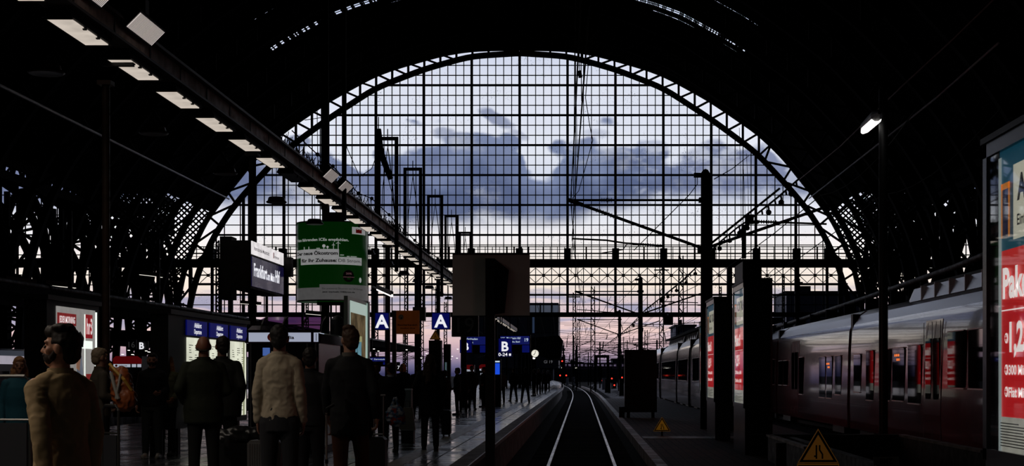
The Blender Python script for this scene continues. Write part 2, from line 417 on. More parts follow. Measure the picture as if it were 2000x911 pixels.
def arch_truss(depth_w=.5, chord=.40):
    b = MB()
    for sgn in (1, -1):
        sweep_xz(b, [w2(sgn*o, y) for o, y in INS], chord, -depth_w/2, depth_w/2)
        sweep_xz(b, [w2(sgn*o, y) for o, y in OUS], .34, -depth_w/2, depth_w/2)
        # upright posts near the crown, raked posts down the haunches
        nodes = []
        o = 60.
        while o < 470: nodes.append(((o, interp(INN, o)), (o, interp(OUT, o)))); o += 31.2
        ti, to = along(INN, 200), along(OUT, 200)
        i0 = min(range(201), key=lambda i: abs(ti[i][0]-478)); j0 = min(range(201), key=lambda i: abs(to[i][0]-488))
        K = 9
        for k in range(K):
            i = int(i0+(186-i0)*k/(K-1)); j = int(j0+(186-j0)*k/(K-1))
            nodes.append((ti[i], to[j]))
        for k, (p, q) in enumerate(nodes):
            a, c = w2(sgn*p[0], p[1]), w2(sgn*q[0], q[1])
            b.bar((a[0], 0, a[1]), (c[0], 0, c[1]), .17, .3)
            if k+1 < len(nodes) and k > 1:
                e = nodes[k+1][1]; e = w2(sgn*e[0], e[1])
                for dd in (-.09, .09) if k < 12 else (0,):
                    b.bar((a[0]+dd, 0, a[1]), (e[0]+dd, 0, e[1]), .09 if k < 12 else .17, .12)
    return b

# side aisles: the neighbouring halls' trusses spring from the same piers
SIDE_O = [(672, 790), (676, 640), (684, 570), (700, 515), (730, 460), (775, 410), (835, 366), (905, 334), (985, 314), (1080, 306), (1180, 312)]
SIDE_I = [(690, 790), (694, 640), (704, 580), (722, 532), (752, 488), (796, 444), (850, 406), (915, 376), (990, 356), (1080, 348), (1180, 352)]
SO, SI = smoothT(SIDE_O, 50), smoothT(SIDE_I, 50)
def side_truss(net=True):
    b = MB()
    for sgn in (1, -1):
        sweep_xz(b, [w2(sgn*o, y) for o, y in SO], .4, -.3, .3)
        sweep_xz(b, [w2(sgn*o, y) for o, y in SI], .4, -.3, .3)
        for i in range(2, 50, 3):
            a, c = SO[i], SI[min(i+1, 50)]
            p, q = w2(sgn*a[0], a[1]), w2(sgn*c[0], c[1]); b.bar((p[0], 0, p[1]), (q[0], 0, q[1]), .16, .16)
            if i+3 <= 50:
                a2 = SO[i+3]; p2 = w2(sgn*a2[0], a2[1]); b.bar((q[0], 0, q[1]), (p2[0], 0, p2[1]), .14, .14)
        # crossing lattice in the spandrel between the two arches
        def inside(o, y):
            if y < 392 or y > 600: return False
            if o < interp(OUT, 0) and False: return False
            oo = next((p[0] for p in OUS if p[1] >= y), 674); so = min((p for p in SO if p[1] <= y+6), key=lambda p: p[0], default=(700, 0))[0]
            return oo+1 < o < so-1
        step = 7.5
        for fam in ((1, -1) if net else ()):
            c = -900.
            while c < 1500:
                run = None; y = 392.
                while y <= 600:
                    o = 640+fam*(y-450)*1.05+c
                    ins = inside(o, y)
                    if ins and run is None: run = (o, y)
                    if (not ins) and run is not None:
                        p, q = w2(sgn*run[0], run[1]), w2(sgn*o, y); b.bar((p[0], 0, p[1]), (q[0], 0, q[1]), .13, .06); run = None
                    y += 4
                c += step*1.5
        # pier with cross braces, and curved brackets either side
        x0, x1 = w2(sgn*652, 0)[0], w2(sgn*694, 0)[0]
        for z in range(-1, 10, 1):
            b.bar((x0, 0, z), (x1, 0, z+1.2), .14, .14); b.bar((x1, 0, z), (x0, 0, z+1.2), .14, .14)
    return b

tr = arch_truss().build('roof_truss', M_IRON, org=(0, 0, 0)); tr.location = (0, WY-.6, 0)
struct(tr, 'iron arch truss framing the glazed end wall', 'roof truss', 'arch trusses of the train shed')
st = side_truss().build('side_roof_truss', M_IRON, org=(0, 0, 0)); st.location = (0, WY-.6, 0)
struct(st, 'iron side truss springing from the pier beside the end wall', 'roof truss', 'side trusses of the train shed')
BAY = 9.3
st2 = side_truss(False).build('side_roof_truss', M_IRON, org=(0, 0, 0)); st2.location = (0, WY-.6-BAY*3, 0)
struct(st2, 'dark side truss with lattice pier, 3 bays in front of the end wall', 'roof truss', 'side trusses of the train shed')
for k in range(1, 13):
    c = tr.copy(); COL.objects.link(c); c.location = (0, WY-.6-BAY*k, 0)
    c['label'] = f'dark arch truss under the shed roof, {k} bay{"s" if k > 1 else ""} in front of the end wall'
    if k < 9 and k != 3:
        c = (st if k < 3 else st2).copy(); COL.objects.link(c); c.location = (0, WY-.6-BAY*k, 0)
        c['label'] = f'dark side truss with lattice pier, {k} bay{"s" if k > 1 else ""} in front of the end wall'

# longitudinal arcades between the piers (the Y-shaped brackets seen down the hall)
def arcade(sgn):
    b = MB(); X = w2(sgn*673, 0)[0]
    zt = W(0, 392)[2]
    for k in range(0, 9):
        ya, yb = WY-.6-BAY*(k+1), WY-.6-BAY*k; ym = (ya+yb)/2
        for xo in (-.35, .35):
            pts = []
            for i in range(13):
                t = i/12*math.pi; pts.append((X+xo, ym-math.cos(t)*BAY/2*.94, 6.2+math.sin(t)*6.4))
            for p, q in zip(pts, pts[1:]): b.bar(p, q, .34, .34, up=(1, 0, 0))
        for z in (13.0, 13.8, zt-.3): b.bar((X, ya, z), (X, yb, z), .5, .25, up=(1, 0, 0))
        for i in range(6):
            y0 = ya+(yb-ya)*i/6; y1 = ya+(yb-ya)*(i+1)/6
            b.bar((X, y0, 13.0), (X, y1, zt-.3), .12); b.bar((X, y1, 13.0), (X, y0, zt-.3), .12)
        for yy, s2 in ((ya, 1), (yb, -1)):            # brackets
            for i in range(5):
                b.bar((X, yy, 5.+i*1.2), (X, yy+s2*(1.+i*.5), 6.8+i*1.15), .13)
                b.bar((X+.3, yy+s2*(.4+i*.45), 5.4+i*1.2), (X-.3, yy, 7.2+i*1.1), .1)
        for yy in (ya,):                               # the pier itself
            b.box(X-.38, X+.38, yy-.35, yy+.35, -.6, 5.6)
            b.bar((X-.25, yy, 5.6), (X-.25, yy, 12), .28); b.bar((X+.25, yy, 5.6), (X+.25, yy, 12), .28)
    return b
for sgn, side in ((-1, 'left'), (1, 'right')):
    o = arcade(sgn).build('column_row_'+side, M_IRON, org=(0, 0, 0)); struct(o, f'row of dark iron lattice piers and arched brackets along the {side} aisle', 'lattice piers')

# ---- roof shell with louvre slots
def roof():
    b = MB(); offs = [-p[0] for p in reversed(OUS) if p[1] <= 425]+[p[0] for p in OUS[1:] if p[1] <= 425]
    pts = [(w2(o, interp(OUT, o))[0], w2(o, interp(OUT, o))[1]+.28) for o in offs]
    rings = [-32, 20, 60, 80, 98.5, 99.4, 105.7, 106.6, 107.9, 108.25, 117, 127.6]
    for yi, (y0, y1) in enumerate(zip(rings, rings[1:])):
        for i in range(len(pts)-1):
            om = (offs[i]+offs[i+1])/2; skip = False
            if yi == 4 and (-380 < om < -200 or 150 < om < 385): skip = True
            if yi == 6 and (-385 < om < -115 or 150 < om < 385): skip = True
            if yi == 8 and (-195 < om < -135 or 245 < om < 385): skip = True
            (xa, za), (xb, zb) = pts[i], pts[i+1]
            if skip:
                n = 6; 
                for k in range(n+1):
                    if random.random() < .55 or k == 0:
                        t = k/n; x = xa+(xb-xa)*t; z = za+(zb-za)*t; b.bar((x, y0-.1, z), (x, y1+.1, z), .10+.12*random.random(), .05, up=(1, 0, 0))
                if yi != 8: b.bar((xa, (y0*.62+y1*.38), za), (xb, (y0*.62+y1*.38), zb), .05)
                continue
            b.raw([(xa, y0, za), (xb, y0, zb), (xb, y1, zb), (xa, y1, za), (xa, y0, za+.03), (xb, y0, zb+.03), (xb, y1, zb+.03), (xa, y1, za+.03)],
                  [(0, 1, 2, 3), (7, 6, 5, 4), (0, 4, 5, 1), (1, 5, 6, 2), (2, 6, 7, 3), (3, 7, 4, 0)])
    return b
struct(roof().build('ceiling', M_ROOF, org=(0, 0, 0)), 'dark barrel-vaulted shed roof with narrow skylight slots', 'roof')
def side_roof(sgn):
    b = MB(); pts = [w2(sgn*o, y) for o, y in SO if y <= 404]; pts = [(x, z+.3) for x, z in pts]
    x0, z0 = w2(sgn*580, 382); pts = [(x0, z0+.3), (pts[0][0]-sgn*.6, pts[0][1]+.5)]+pts
    # mirrored far half
    last = pts[-1][0]; far = [(2*last-x, z) for x, z in reversed(pts[1:-1])]; pts += far
    xe = pts[-1][0]; pts.append((xe, -.6))
    for (xa, za), (xb, zb) in zip(pts, pts[1:]):
        b.raw([(xa, -32, za), (xb, -32, zb), (xb, 127.6, zb), (xa, 127.6, za), (xa, -32, za+.05), (xb, -32, zb+.05), (xb, 127.6, zb+.05), (xa, 127.6, za+.05)],
              [(0, 1, 2, 3), (7, 6, 5, 4), (0, 4, 5, 1), (1, 5, 6, 2), (2, 6, 7, 3), (3, 7, 4, 0)])
    return b
for sgn, side in ((-1, 'left'), (1, 'right')):
    struct(side_roof(sgn).build('ceiling_'+side, M_ROOF, org=(0, 0, 0)), f'dark vaulted roof of the neighbouring hall on the {side}', 'roof')
# wall behind the camera
b = MB(); b.box(-90, 80, -32.6, -32, -.6, 32); struct(b.build('wall_back', M_ROOF), 'dark concourse wall', 'wall')

# ---- glazed end window
def xs_at(py, T=INN):
    for i in range(0, 660):
        if interp(T, i) > py: return i-1
    return 655
def grid():
    major, minor, beam = MB(), MB(), MB()
    bays = [-4.92*93.5, -4*93.5, -3*93.5, -2*93.5, -93.5, 0, 93.5, 2*93.5, 3*93.5, 4*93.5, 461, 539, -539, 600, -600]
    for o in bays:
        t = interp(INN, o); x, _, z = W(XC+o, t); _, _, z1 = W(0, 616)
        w = .21
        major.box(x-w/2, x+w/2, WY-.22, WY+.05, z1, z)
    for k in range(-38, 39):
        o = k*15.58
        if k % 6 == 0: continue
        if abs(o) > 622: continue
        t = interp(INN, o); x, _, z = W(XC+o, t); z1 = W(0, 616)[2]
        minor.box(x-.036, x+.036, WY-.08, WY+.02, z1, z)
    for r in range(0, 26):
        py = 108.5+19.5*r
        if 484 < py < 524: continue
        h = xs_at(py); xa, xb = W(XC-h, py)[0], W(XC+h, py)[0]; z = W(0, py)[2]
        if r % 3 == 0: major.box(xa, xb, WY-.2, WY+.04, z-.075, z+.075)
        else: minor.box(xa, xb, WY-.07, WY+.015, z-.036, z+.036)
    for py, th in ((484, .07), (489, .05), (497, .11), (503, .04)):          # gallery rails
        h = xs_at(py)+40; z = W(0, py)[2]; beam.box(W(XC-h, 0)[0], W(XC+h, 0)[0], WY-.9, WY-.82, z-th/2, z+th/2)
    o = -640.
    while o < 640:
        x, _, z = W(XC+o, 484); z1 = W(0, 508)[2]; w = .05 if int(o/28) % 4 else .12
        beam.box(x-w/2, x+w/2, WY-.92, WY-.8, z1, z); o += 14 if int(o/93) % 3 == 0 else 28
    for o in bays: 
        x, _, z = W(XC+o, 487); beam.box(x-.28, x+.28, WY-.95, WY-.1, W(0, 509)[2], z)
    # main gallery girder and lintel across all three halls
    for py0, py1, y0 in ((508, 523.5, 1.0), (611, 620, .6)):
        beam.box(W(-260, 0)[0], W(2300, 0)[0], WY-y0, WY-.05, W(0, py1)[2], W(0, py0)[2])
    # X bracing band
    zt, zb = W(0, 524)[2], W(0, 553)[2]; zm = (zt+zb)/2
    for k in range(-20, 20):
        xa, xb = W(XC+k*31.16, 0)[0], W(XC+(k+1)*31.16, 0)[0]
        minor.bar((xa, WY-.15, zt), (xb, WY-.15, zb), .05); minor.bar((xa, WY-.15, zb), (xb, WY-.15, zt), .05)
        minor.box(xa, xb, WY-.16, WY-.1, zm-.03, zm+.03)
        xm = (xa+xb)/2; minor.box(xm-.12, xm+.12, WY-.2, WY-.08, zm-.12, zm+.12)
    major.box(W(XC-640, 0)[0], W(XC+640, 0)[0], WY-.2, WY+.04, W(0, 556.5)[2], W(0, 553.5)[2])
    return major, minor, beam
win = thing('window_1', 'great arched glazed end window of the train shed with dense glazing bars', 'window', (W(XC, 0)[0], WY, 6.), kind='structure')
ma, mi, be = grid()
ma.build('mullion_frame', M_IRON, win); mi.build('glazing_bars', M_IRON, win); be.build('gallery_girder', M_IRON, win)
poly = [w2(-o, y) for o, y in reversed(INS) if y < 612]; poly = [(w2(-645, 612))]+poly+[w2(o, y) for o, y in INS[1:] if y < 612]+[w2(645, 612)]
b = MB(); b.prism(poly, WY+.03, WY+.04); b.build('glass_pane', M_GLASS, win)
for n, sgn in ((2, -1), (3, 1)):
    side = 'left' if sgn < 0 else 'right'
    sw = thing(f'window_{n}', f'glazed end window of the neighbouring hall on the {side}', 'window', (W(XC+sgn*950, 0)[0], WY, 6.), kind='structure')
    b = MB()
    def stop(o):
        o = abs(o)
        c = [p for p in SI if p[1] < 700]
        for p, q in zip(c, c[1:]):
            if p[0] <= o <= q[0]: return p[1]+(q[1]-p[1])*(o-p[0])/(q[0]-p[0])
        return 620 if o < 700 else 352
    k = 0; o = 700.
    while o < 1180:
        t = stop(o)
        if t < 610:
            x, _, z = W(XC+sgn*o, t); w = .17 if k % 6 == 0 else .06; b.box(x-w/2, x+w/2, WY-.15, WY+.03, W(0, 616)[2], z)
        k += 1; o += 15.58
    for r in range(13, 26):
        py = 108.5+19.5*r; z = W(0, py)[2]; lo = next((oo for oo in range(700, 1180) if stop(oo) < py), 1180)
        xa, xb = sorted((W(XC+sgn*lo, 0)[0], W(XC+sgn*1180, 0)[0])); w = .06 if r % 3 == 0 else .035; b.box(xa, xb, WY-.15, WY+.03, z-w, z+w)
    b.build('glazing_bars', M_IRON, sw)
    poly = [w2(sgn*o, y) for o, y in SI if y < 612]+[w2(sgn*1180, 612)]
    b = MB(); b.prism(poly, WY+.04, WY+.05); b.build('glass_pane', M_GLASS, sw)
# columns below the lintel
for i, (px, w) in enumerate(((374, .25), (452, .35), (560, .3), (640, .35), (730, .3), (820, .3), (1425, .35), (1555, .3), (1640, .35), (1740, .4), (1860, .4), (230, .4), (90, .4))):
    b = MB(); x = W(px, 0)[0]; b.box(x-w/2, x+w/2, WY-.5, WY-.1, -.7, W(0, 524)[2]); b.box(x-w*.8, x+w*.8, WY-.6, WY, -.7, -.2)
    struct(b.build('column', M_IRON), 'slim iron column below the gallery girder of the end wall', 'column', 'columns under the end wall girder')

# ------------------------------------------------------------------ ground, platforms and track
def bend(y): return 0 if y < 120 else -2.3*((y-120)/150)**2
TRK = [34-11.5+i*4 for i in range(0, 90)]
YS = [22, 40, 60, 80, 100, 120, 140, 160, 180, 200, 220, 240, 260, 280, 300, 330]
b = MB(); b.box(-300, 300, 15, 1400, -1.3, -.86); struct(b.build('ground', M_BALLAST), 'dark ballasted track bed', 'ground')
def strip(b, xa, xb, z0, z1, ys, f=bend):
    for ya, yb in zip(ys, ys[1:]):
        a, c = f(ya), f(yb)
        b.raw([(xa+a, ya, z0), (xb+a, ya, z0), (xb+c, yb, z0), (xa+c, yb, z0), (xa+a, ya, z1), (xb+a, ya, z1), (xb+c, yb, z1), (xa+c, yb, z1)],
              [(3, 2, 1, 0), (4, 5, 6, 7), (0, 1, 5, 4), (1, 2, 6, 5), (2, 3, 7, 6), (3, 0, 4, 7)])
b = MB(); strip(b, -12.6, -2.02, -.86, 0, YS); b.box(-60, 40, -32, 22, -.86, 0)
struct(b.build('floor', M_TILES, org=(0, 0, 0)), 'dark glossy tiled platform beside the empty track', 'platform')
b = MB(); strip(b, -2.02, -1.72, -.2, .0, YS); strip(b, -2.0, -1.86, -.86, -.2, YS)
struct(b.build('trim_1', M_CONC, org=(0, 0, 0)), 'pale concrete platform edge beside the empty track', 'platform edge')
b = MB(); strip(b, -1.725, -1.70, -.06, .012, YS); struct(b.build('trim_2', mat('worn_edge_line', (.5, .45, .42), .45), org=(0, 0, 0)), 'thin worn white line on the platform edge', 'edge line')
b = MB(); strip(b, -3.02, -2.74, 0, .008, YS); struct(b.build('trim_3', M_TACT, org=(0, 0, 0)), 'pale tactile guiding strip along the platform', 'tactile strip')
b = MB(); strip(b, 1.84, 7.6, -.86, -.60, [22, 60, 100, 126]); struct(b.build('floor_service', M_BRICK, org=(0, 0, 0)), 'low brick-paved service platform right of the empty track', 'platform')
b = MB(); strip(b, 1.62, 1.86, -.86, -.58, [22, 60, 100, 120, 140, 160, 190, 220, 250]); struct(b.build('trim_4', M_CONC2, org=(0, 0, 0)), 'worn stone kerb right of the empty track', 'kerb')
b = MB(); b.box(1.9, 7.4, 47.3, 48.9, -.6, -.585); struct(b.build('trim_5', mat('tan_paving_band', (.13, .09, .06), .6, vary=.4)), 'tan paving band crossing the brick service platform', 'paving band')
b = MB(); b.box(-60, -19, 22, 140, -.86, 0); struct(b.build('floor_left', M_TILES), 'tiled platform of the next hall on the left', 'platform')
b = MB(); b.box(13.6, 60, 22, 140, -.86, 0); struct(b.build('floor_right', M_TILES), 'tiled platform beyond the red train', 'platform')
b = MB()
for i in range(26):
    y = 128+i*7; x0 = 2.6; b.raw([(x0+random.random()*.5+bend(y)*.3, y, -.86), (11+random.random()*4, y, -.86), (11, y+7, -.86), (x0+bend(y+7)*.3, y+7, -.86), (x0+1, y+1, -.5-random.random()*.15), (10, y+1, -.55), (10, y+6, -.5), (x0+1, y+6, -.55-random.random()*.15)],
                            [(3, 2, 1, 0), (4, 5, 6, 7), (0, 1, 5, 4), (1, 2, 6, 5), (2, 3, 7, 6), (3, 0, 4, 7)])
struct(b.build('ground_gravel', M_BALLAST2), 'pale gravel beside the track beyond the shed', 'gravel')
# rails
def rails(cx, name, label, ys, f=bend, bright=True):
    t = thing(name, label, 'track', (cx, ys[0], -.86))
    for s in (-1, 1):
        b = MB(); x = cx+s*.7535
        strip(b, x-.036, x+.036, -.71, -.67, ys, f); b.build('rail_head', M_RAIL if bright else M_RUST, t)
        b = MB(); strip(b, x-.012, x+.012, -.82, -.71, ys, f); strip(b, x-.07, x+.07, -.86, -.82, ys, f); b.build('rail_web', M_RUST, t)
    b = MB(); y = ys[0]
    while y < min(ys[-1], 200): b.box(cx-1.3+f(y), cx+1.3+f(y), y, y+.26, -.86, -.80); y += .65
    b.build('sleepers', mat('black_oiled_sleeper', (.004, .0035, .003), .95, spec=.02), t)
    return t
TY = [22+4*i for i in range(78)]
rails(0, 'railway_track', 'empty railway track with two shining rails curving left in the distance', TY)
rails(10.85, 'railway_track', 'track under the red train at the right', [22, 60, 100, 140, 200], lambda y: 0 if y < 75 else -2.9*((y-75)/60), False)
rails(-14.3, 'railway_track', 'dark track behind the left platform', [22, 60, 100, 140, 200, 300], bright=False)
rails(-17.7, 'railway_track', 'second dark track further left behind the platform', [22, 60, 100, 140, 200, 300], bright=False)

# ------------------------------------------------------------------ platform lighting beam with its lamps (X about -7.2)
BX0, BX1 = -7.36, -7.06; BZ0, BZ1 = 6.54, 6.80
t = thing('lighting_beam', 'long brown lighting beam running above the left platform', 'beam', (-7.2, 60, 6.42))
b = MB(); b.box(BX0, BX1, 1, 126, BZ0, BZ1); b.build('beam_web', M_BEAM, t)
b = MB(); b.box(BX0-.1, BX1+.1, 1, 126, BZ1, BZ1+.05); b.box(BX0-.06, BX1+.05, 1, 126, BZ0-.04, BZ0); 
y = 8
while y < 126: b.box(BX1-.002, BX1+.012, y, y+.05, BZ0, BZ1); y += 1.9
b.build('flange', mat('dark_beam_flange', (.03, .02, .016), .5, spec=.3), t)
b = MB(); b.box(BX0-.2, BX0-.05, 5, 126, BZ0+.02, BZ0+.2); b.build('cable_tray', M_BLACK, t)
# bird spikes and wires on top
b = MB(); rnd = random.Random(3)
y = 33.
while y < 62:
    for _ in range(3):
        x = BX1+rnd.uniform(-.35, .12); z = BZ1+.05; a = rnd.uniform(-.12, .12)
        b.bar((x, y, z), (x+a, y+rnd.uniform(-.25, .25), z+rnd.uniform(.12, .34)), .014)
    y += .16
b.build('bird_spikes', M_IRON, t)
L1 = thing('panel_lamp', 'tmp', 'lamp', (-7.3, 22.3, 6.3), group='lit panel lamps under the platform lighting beam')
b = MB(); b.prism([(-7.52, 6.37), (-7.08, 6.37), (-7.12, 6.495), (-7.46, 6.495)], 21.35, 23.25); b.build('housing', M_BLACK, L1)
b = MB(); b.box(-7.47, -7.13, 21.45, 23.15, 6.355, 6.372); b.build('diffuser', M_LAMP, L1)
b = MB()
for yy in (22.0, 22.6): b.box(-7.15, -7.10, yy, yy+.05, 6.335, 6.372)
for yy in (21.42, 23.15): b.box(-7.5, -7.1, yy-.02, yy+.02, 6.35, 6.372)
b.build('clip', M_BLACK, L1)
ORD = ['first', 'second', 'third', 'fourth', 'fifth', 'sixth', 'seventh', 'eighth', 'ninth', 'tenth', 'eleventh', 'twelfth', 'thirteenth', 'fourteenth', 'fifteenth', 'sixteenth', 'seventeenth', 'eighteenth', 'nineteenth', 'twentieth',
       'twenty-first', 'twenty-second', 'twenty-third', 'twenty-fourth', 'twenty-fifth', 'twenty-sixth', 'twenty-seventh', 'twenty-eighth', 'twenty-ninth', 'thirtieth', 'thirty-first', 'thirty-second', 'thirty-third', 'thirty-fourth', 'thirty-fifth', 'thirty-sixth', 'thirty-seventh', 'thirty-eighth', 'thirty-ninth', 'fortieth']
def lamp_light(x, y, z, energy, blend=.6, size=2.4, name='lamp_light', col=(1., .88, .74), aim=None):
    l = bpy.data.lights.new(name, 'SPOT'); l.energy = energy; l.spot_size = size; l.spot_blend = blend; l.shadow_soft_size = 0.0; l.color = col
    o = bpy.data.objects.new(name, l); COL.objects.link(o); o.location = (x, y, z)
    if aim: o.rotation_euler = (Vector(aim)-Vector((x, y, z))).to_track_quat('-Z', 'Y').to_euler()
    return o
LP = 40.
dark_lamp = None
n = 0
for k in range(-7, 33):
    y = 22.3+2.75*k
    if k == 0: o = L1
    else: o = dup(L1, (-7.3, y, 6.3))
    if k == 6:
        for ch in o.children:
            if ch.name.startswith('diffuser'):
                ch.data = ch.data.copy(); ch.data.materials.clear(); ch.data.materials.append(mat('unlit_diffuser', (.05, .05, .05), .5))
        o['label'] = 'unlit panel lamp under the lighting beam, dark between its lit neighbours'
    elif k >= 0:
        o['label'] = f'{ORD[n]} lit panel lamp from the near end under the brown lighting beam'
    else: o['label'] = f'panel lamp under the near end of the lighting beam, above the frame ({ORD[-k-1]} behind)'
    if k >= 0: n += 1
    if k in (-7, -6, -5, -4, -3, -2, -1, 1, 3, 5): lamp_light(-7.3, y, 6.33, {-7: 50, -6: 90, -5: 300, -4: 240, -3: 90, -2: 60, -1: 40}.get(k, 22))
L2 = thing('tilted_lamp', 'ribbed floodlight tilted on top of the lighting beam, nearest one', 'lamp', (-6.95, 21.6, 6.75), group='tilted floodlights on the lighting beam')
def tilt(b, a, c, y0, y1, n0, n1):   # a box tilted 45 degrees: along-slope a..c, normal n0..n1 ; slope dir (1,1)/sqrt2 ; face normal (1,-1)/sqrt2
    q = .7071; vs = []
    for yy in (y0, y1):
        for s_, nn in ((a, n0), (c, n0), (c, n1), (a, n1)): vs.append((-6.95+s_*q+nn*q, yy, 6.75+s_*q-nn*q))
    b.raw(vs, [(3, 2, 1, 0), (4, 5, 6, 7), (0, 1, 5, 4), (1, 2, 6, 5), (2, 3, 7, 6), (3, 0, 4, 7)])
b = MB(); tilt(b, -.06, .30, 20.9, 22.3, -.16, .0); tilt(b, .0, .06, 21.4, 21.8, -.3, -.1); b.build('housing', M_BLACK, L2)
b = MB(); tilt(b, -.03, .27, 20.93, 22.27, -.01, .012); b.build('diffuser', M_LAMP2, L2)
b = MB()
for i in range(26): tilt(b, -.03, .27, 20.96+i*.05, 20.968+i*.05, .01, .018)
b.build('louvre', mat('lamp_louvre', (.3, .28, .27), .4, 1.), L2)
for i, y in enumerate((24.2, 42.1, 44.7)):
    dup(L2, (-6.95, y, 6.75), label=('ribbed floodlight tilted on the beam behind the hanging bracket, second from the near end', 'tilted floodlight on the beam, left of the tall portal legs', 'tilted floodlight on the beam, just right of the tall portal leg')[i])
# portal hangers along the beam
PORT = thing('portal_frame', 'tall portal frame straddling the lighting beam, nearest the green drum', 'portal frame', (-7.2, 57, 6.0), group='portal frames along the lighting beam')
def portal(y, x0=-.33, x1=.33, top=10.2, lo=5.2, w=.13):
    b = MB()
    b.box(-7.2+x0-w/2, -7.2+x0+w/2, y-.07, y+.07, BZ0-.2, top); b.box(-7.2+x1-w/2, -7.2+x1+w/2, y-.07, y+.07, lo, top)
    b.box(-7.2+x0-w/2, -7.2+x1+w/2, y-.07, y+.07, top-.12, top)
    b.box(-7.2+x0-w/2, -7.2+x1+w/2, y-.07, y+.07, BZ1+.05, BZ1+.15)
    return b
portal(57).build('frame', M_IRON, PORT)
b = MB(); b.cyl((-7.2, 57, 10.2), (-7.2, 57, 10.5), .02, n=6); b.tube([(-7.2, 57, 10.2), (-7.2, 57.1, 9.8), (-7.05, 57.2, 8.6), (-6.95, 57.2, 7.2)], .018); b.tube([(-7.2, 57, 9.8), (-7.38, 56.9, 8.2), (-7.4, 56.9, 7.2)], .014)
b.build('stay_wire', M_IRON, PORT)
for y, l in ((65.5, 'second portal frame over the lighting beam from the green drum'), (75.5, 'third portal frame over the lighting beam from the green drum'), (85, 'fourth portal frame over the beam, near the grey sign'), (95, 'smallest portal frame over the beam, beside the grey sign')):
    dup(PORT, (-7.2, y, 6.0), label=l)
t = thing('raised_boom', 'raised slanting boom leaning against the nearest portal frame', 'boom', (-7.5, 56.6, 8.6))
b = MB(); b.loft([((-7.5, 56.7, 10.45), .10), ((-7.42, 56.7, 9.6), .12), ((-7.05, 56.7, 8.6), .10)], 8); b.cyl((-7.5, 56.7, 10.4), (-7.5, 56.7, 10.9), .02, n=6); b.build('boom', M_IRON, t)
t = thing('tall_portal_frame', 'very tall portal legs rising past the arch beside the tilted floodlights', 'portal frame', (-7.2, 44.8, 6))
b = MB(); b.box(-7.59, -7.38, 44.7, 44.9, 6.2, 17); b.box(-6.98, -6.87, 44.7, 44.9, 5.9, 17); b.box(-7.59, -6.87, 44.7, 44.9, 16.8, 17); b.box(-7.5, -6.9, 44.6, 45, 5.9, 6.1); b.build('leg', M_IRON, t)
t = thing('hanging_bracket', 'black hanging bracket crossing the beam at the second lamp', 'bracket', (-7.2, 24.5, 6.4))
b = MB(); b.box(-7.26, -7.13, 24.4, 24.55, 6.34, 12.5); b.box(-7.62, -7.13, 24.4, 24.5, 6.30, 6.36); b.box(-7.6, -6.9, 24.3, 24.5, 7.05, 7.35); b.build('bracket', M_BLACK, t)
# posts
def post(x, y, r, z1, label, m=M_POST, z0=0., cap=True, name='platform_post'):
    t = thing(name, label, 'post', (x, y, z0))
    b = MB(); b.cyl((x, y, z0), (x, y, z1), r, n=14); b.build('shaft', m, t, smooth=True)
    b = MB(); b.cyl((x, y, z0), (x, y, z0+.25), r*1.7, r*1.25, n=14); b.build('base', m, t)
    if cap: b = MB(); b.box(x-r*1.8, x+r*1.8, y-r*1.8, y+r*1.8, z1, z1+.06); b.build('cap', m, t)
    return t
post(-7.0, 22.6, .056, 5.65, 'slender brown post in front of the dark left aisle, behind the man in khaki')
post(-7.115, 33.2, .08, 6.1, 'dark post carrying the station name sign', M_IRON2)
post(-7.2, 57, .1, 6.1, 'brown post under the lighting beam right of the green drum')
post(-7.2, 77, .09, 6.1, 'dark post under the beam left of the grey sign', M_IRON2)
post(-7.2, 67, .09, 6.1, 'dark post under the beam behind the orange sign', M_IRON2)

# its continuation outside the hall
t = thing('outer_lighting_beam', 'short lighting beam continuing beyond the end wall under the grey board', 'beam', (-7.3, 148, 6.1))
b = MB(); b.box(-7.45, -7.2, 128.5, 172, 6.22, 6.5); b.build('beam_web', M_BEAM, t); b = MB()
for y in (132, 150, 168): b.box(-7.4, -7.25, y, y+.15, 0, 6.22); b.box(-7.05, -6.95, y, y+.1, 5.8, 7.3)
b.build('post', M_IRON, t)
for i in range(14):
    dup(L1, (-7.3, 130+i*2.9, 6.0), label=f'tiny lit lamp under the outer beam seen below the grey board, {ORD[i]} from near', group='lamps of the outer lighting beam')
# pendant dish lamps
PD = thing('dish_lamp', 'tmp', 'lamp', (-10.6, 30.4, 7.35), group='unlit dish lamps hanging over the platform')
b = MB(); b.lathe((-10.6, 30.4, 7.35), [(.02, .0), (.33, -.01), (.36, .02), (.34, .05), (.30, .07), (.28, .16), (.25, .2), (.05, .21)], 28); b.build('shade', mat('dusty_enamel', (.12, .10, .085), .35, spec=.4), PD, smooth=False)
b = MB(); b.cyl((-10.6, 30.4, 7.55), (-10.6, 30.4, 9.6), .012, n=6); b.build('rod', M_IRON, PD)
for k in range(13):
    y = 30.4+7.65*k
    o = PD if k == 0 else dup(PD, (-10.6, y, 7.35))
    o['label'] = f'{ORD[k]} dish-shaped hanging lamp from the near end of its row'
b = MB(); b.tube([(-10.6, 20, 9.6), (-10.6, 127, 9.6)], .02); tag(b.build('suspension_cable', M_IRON), 'thin cable holding the row of dish lamps', 'cable')

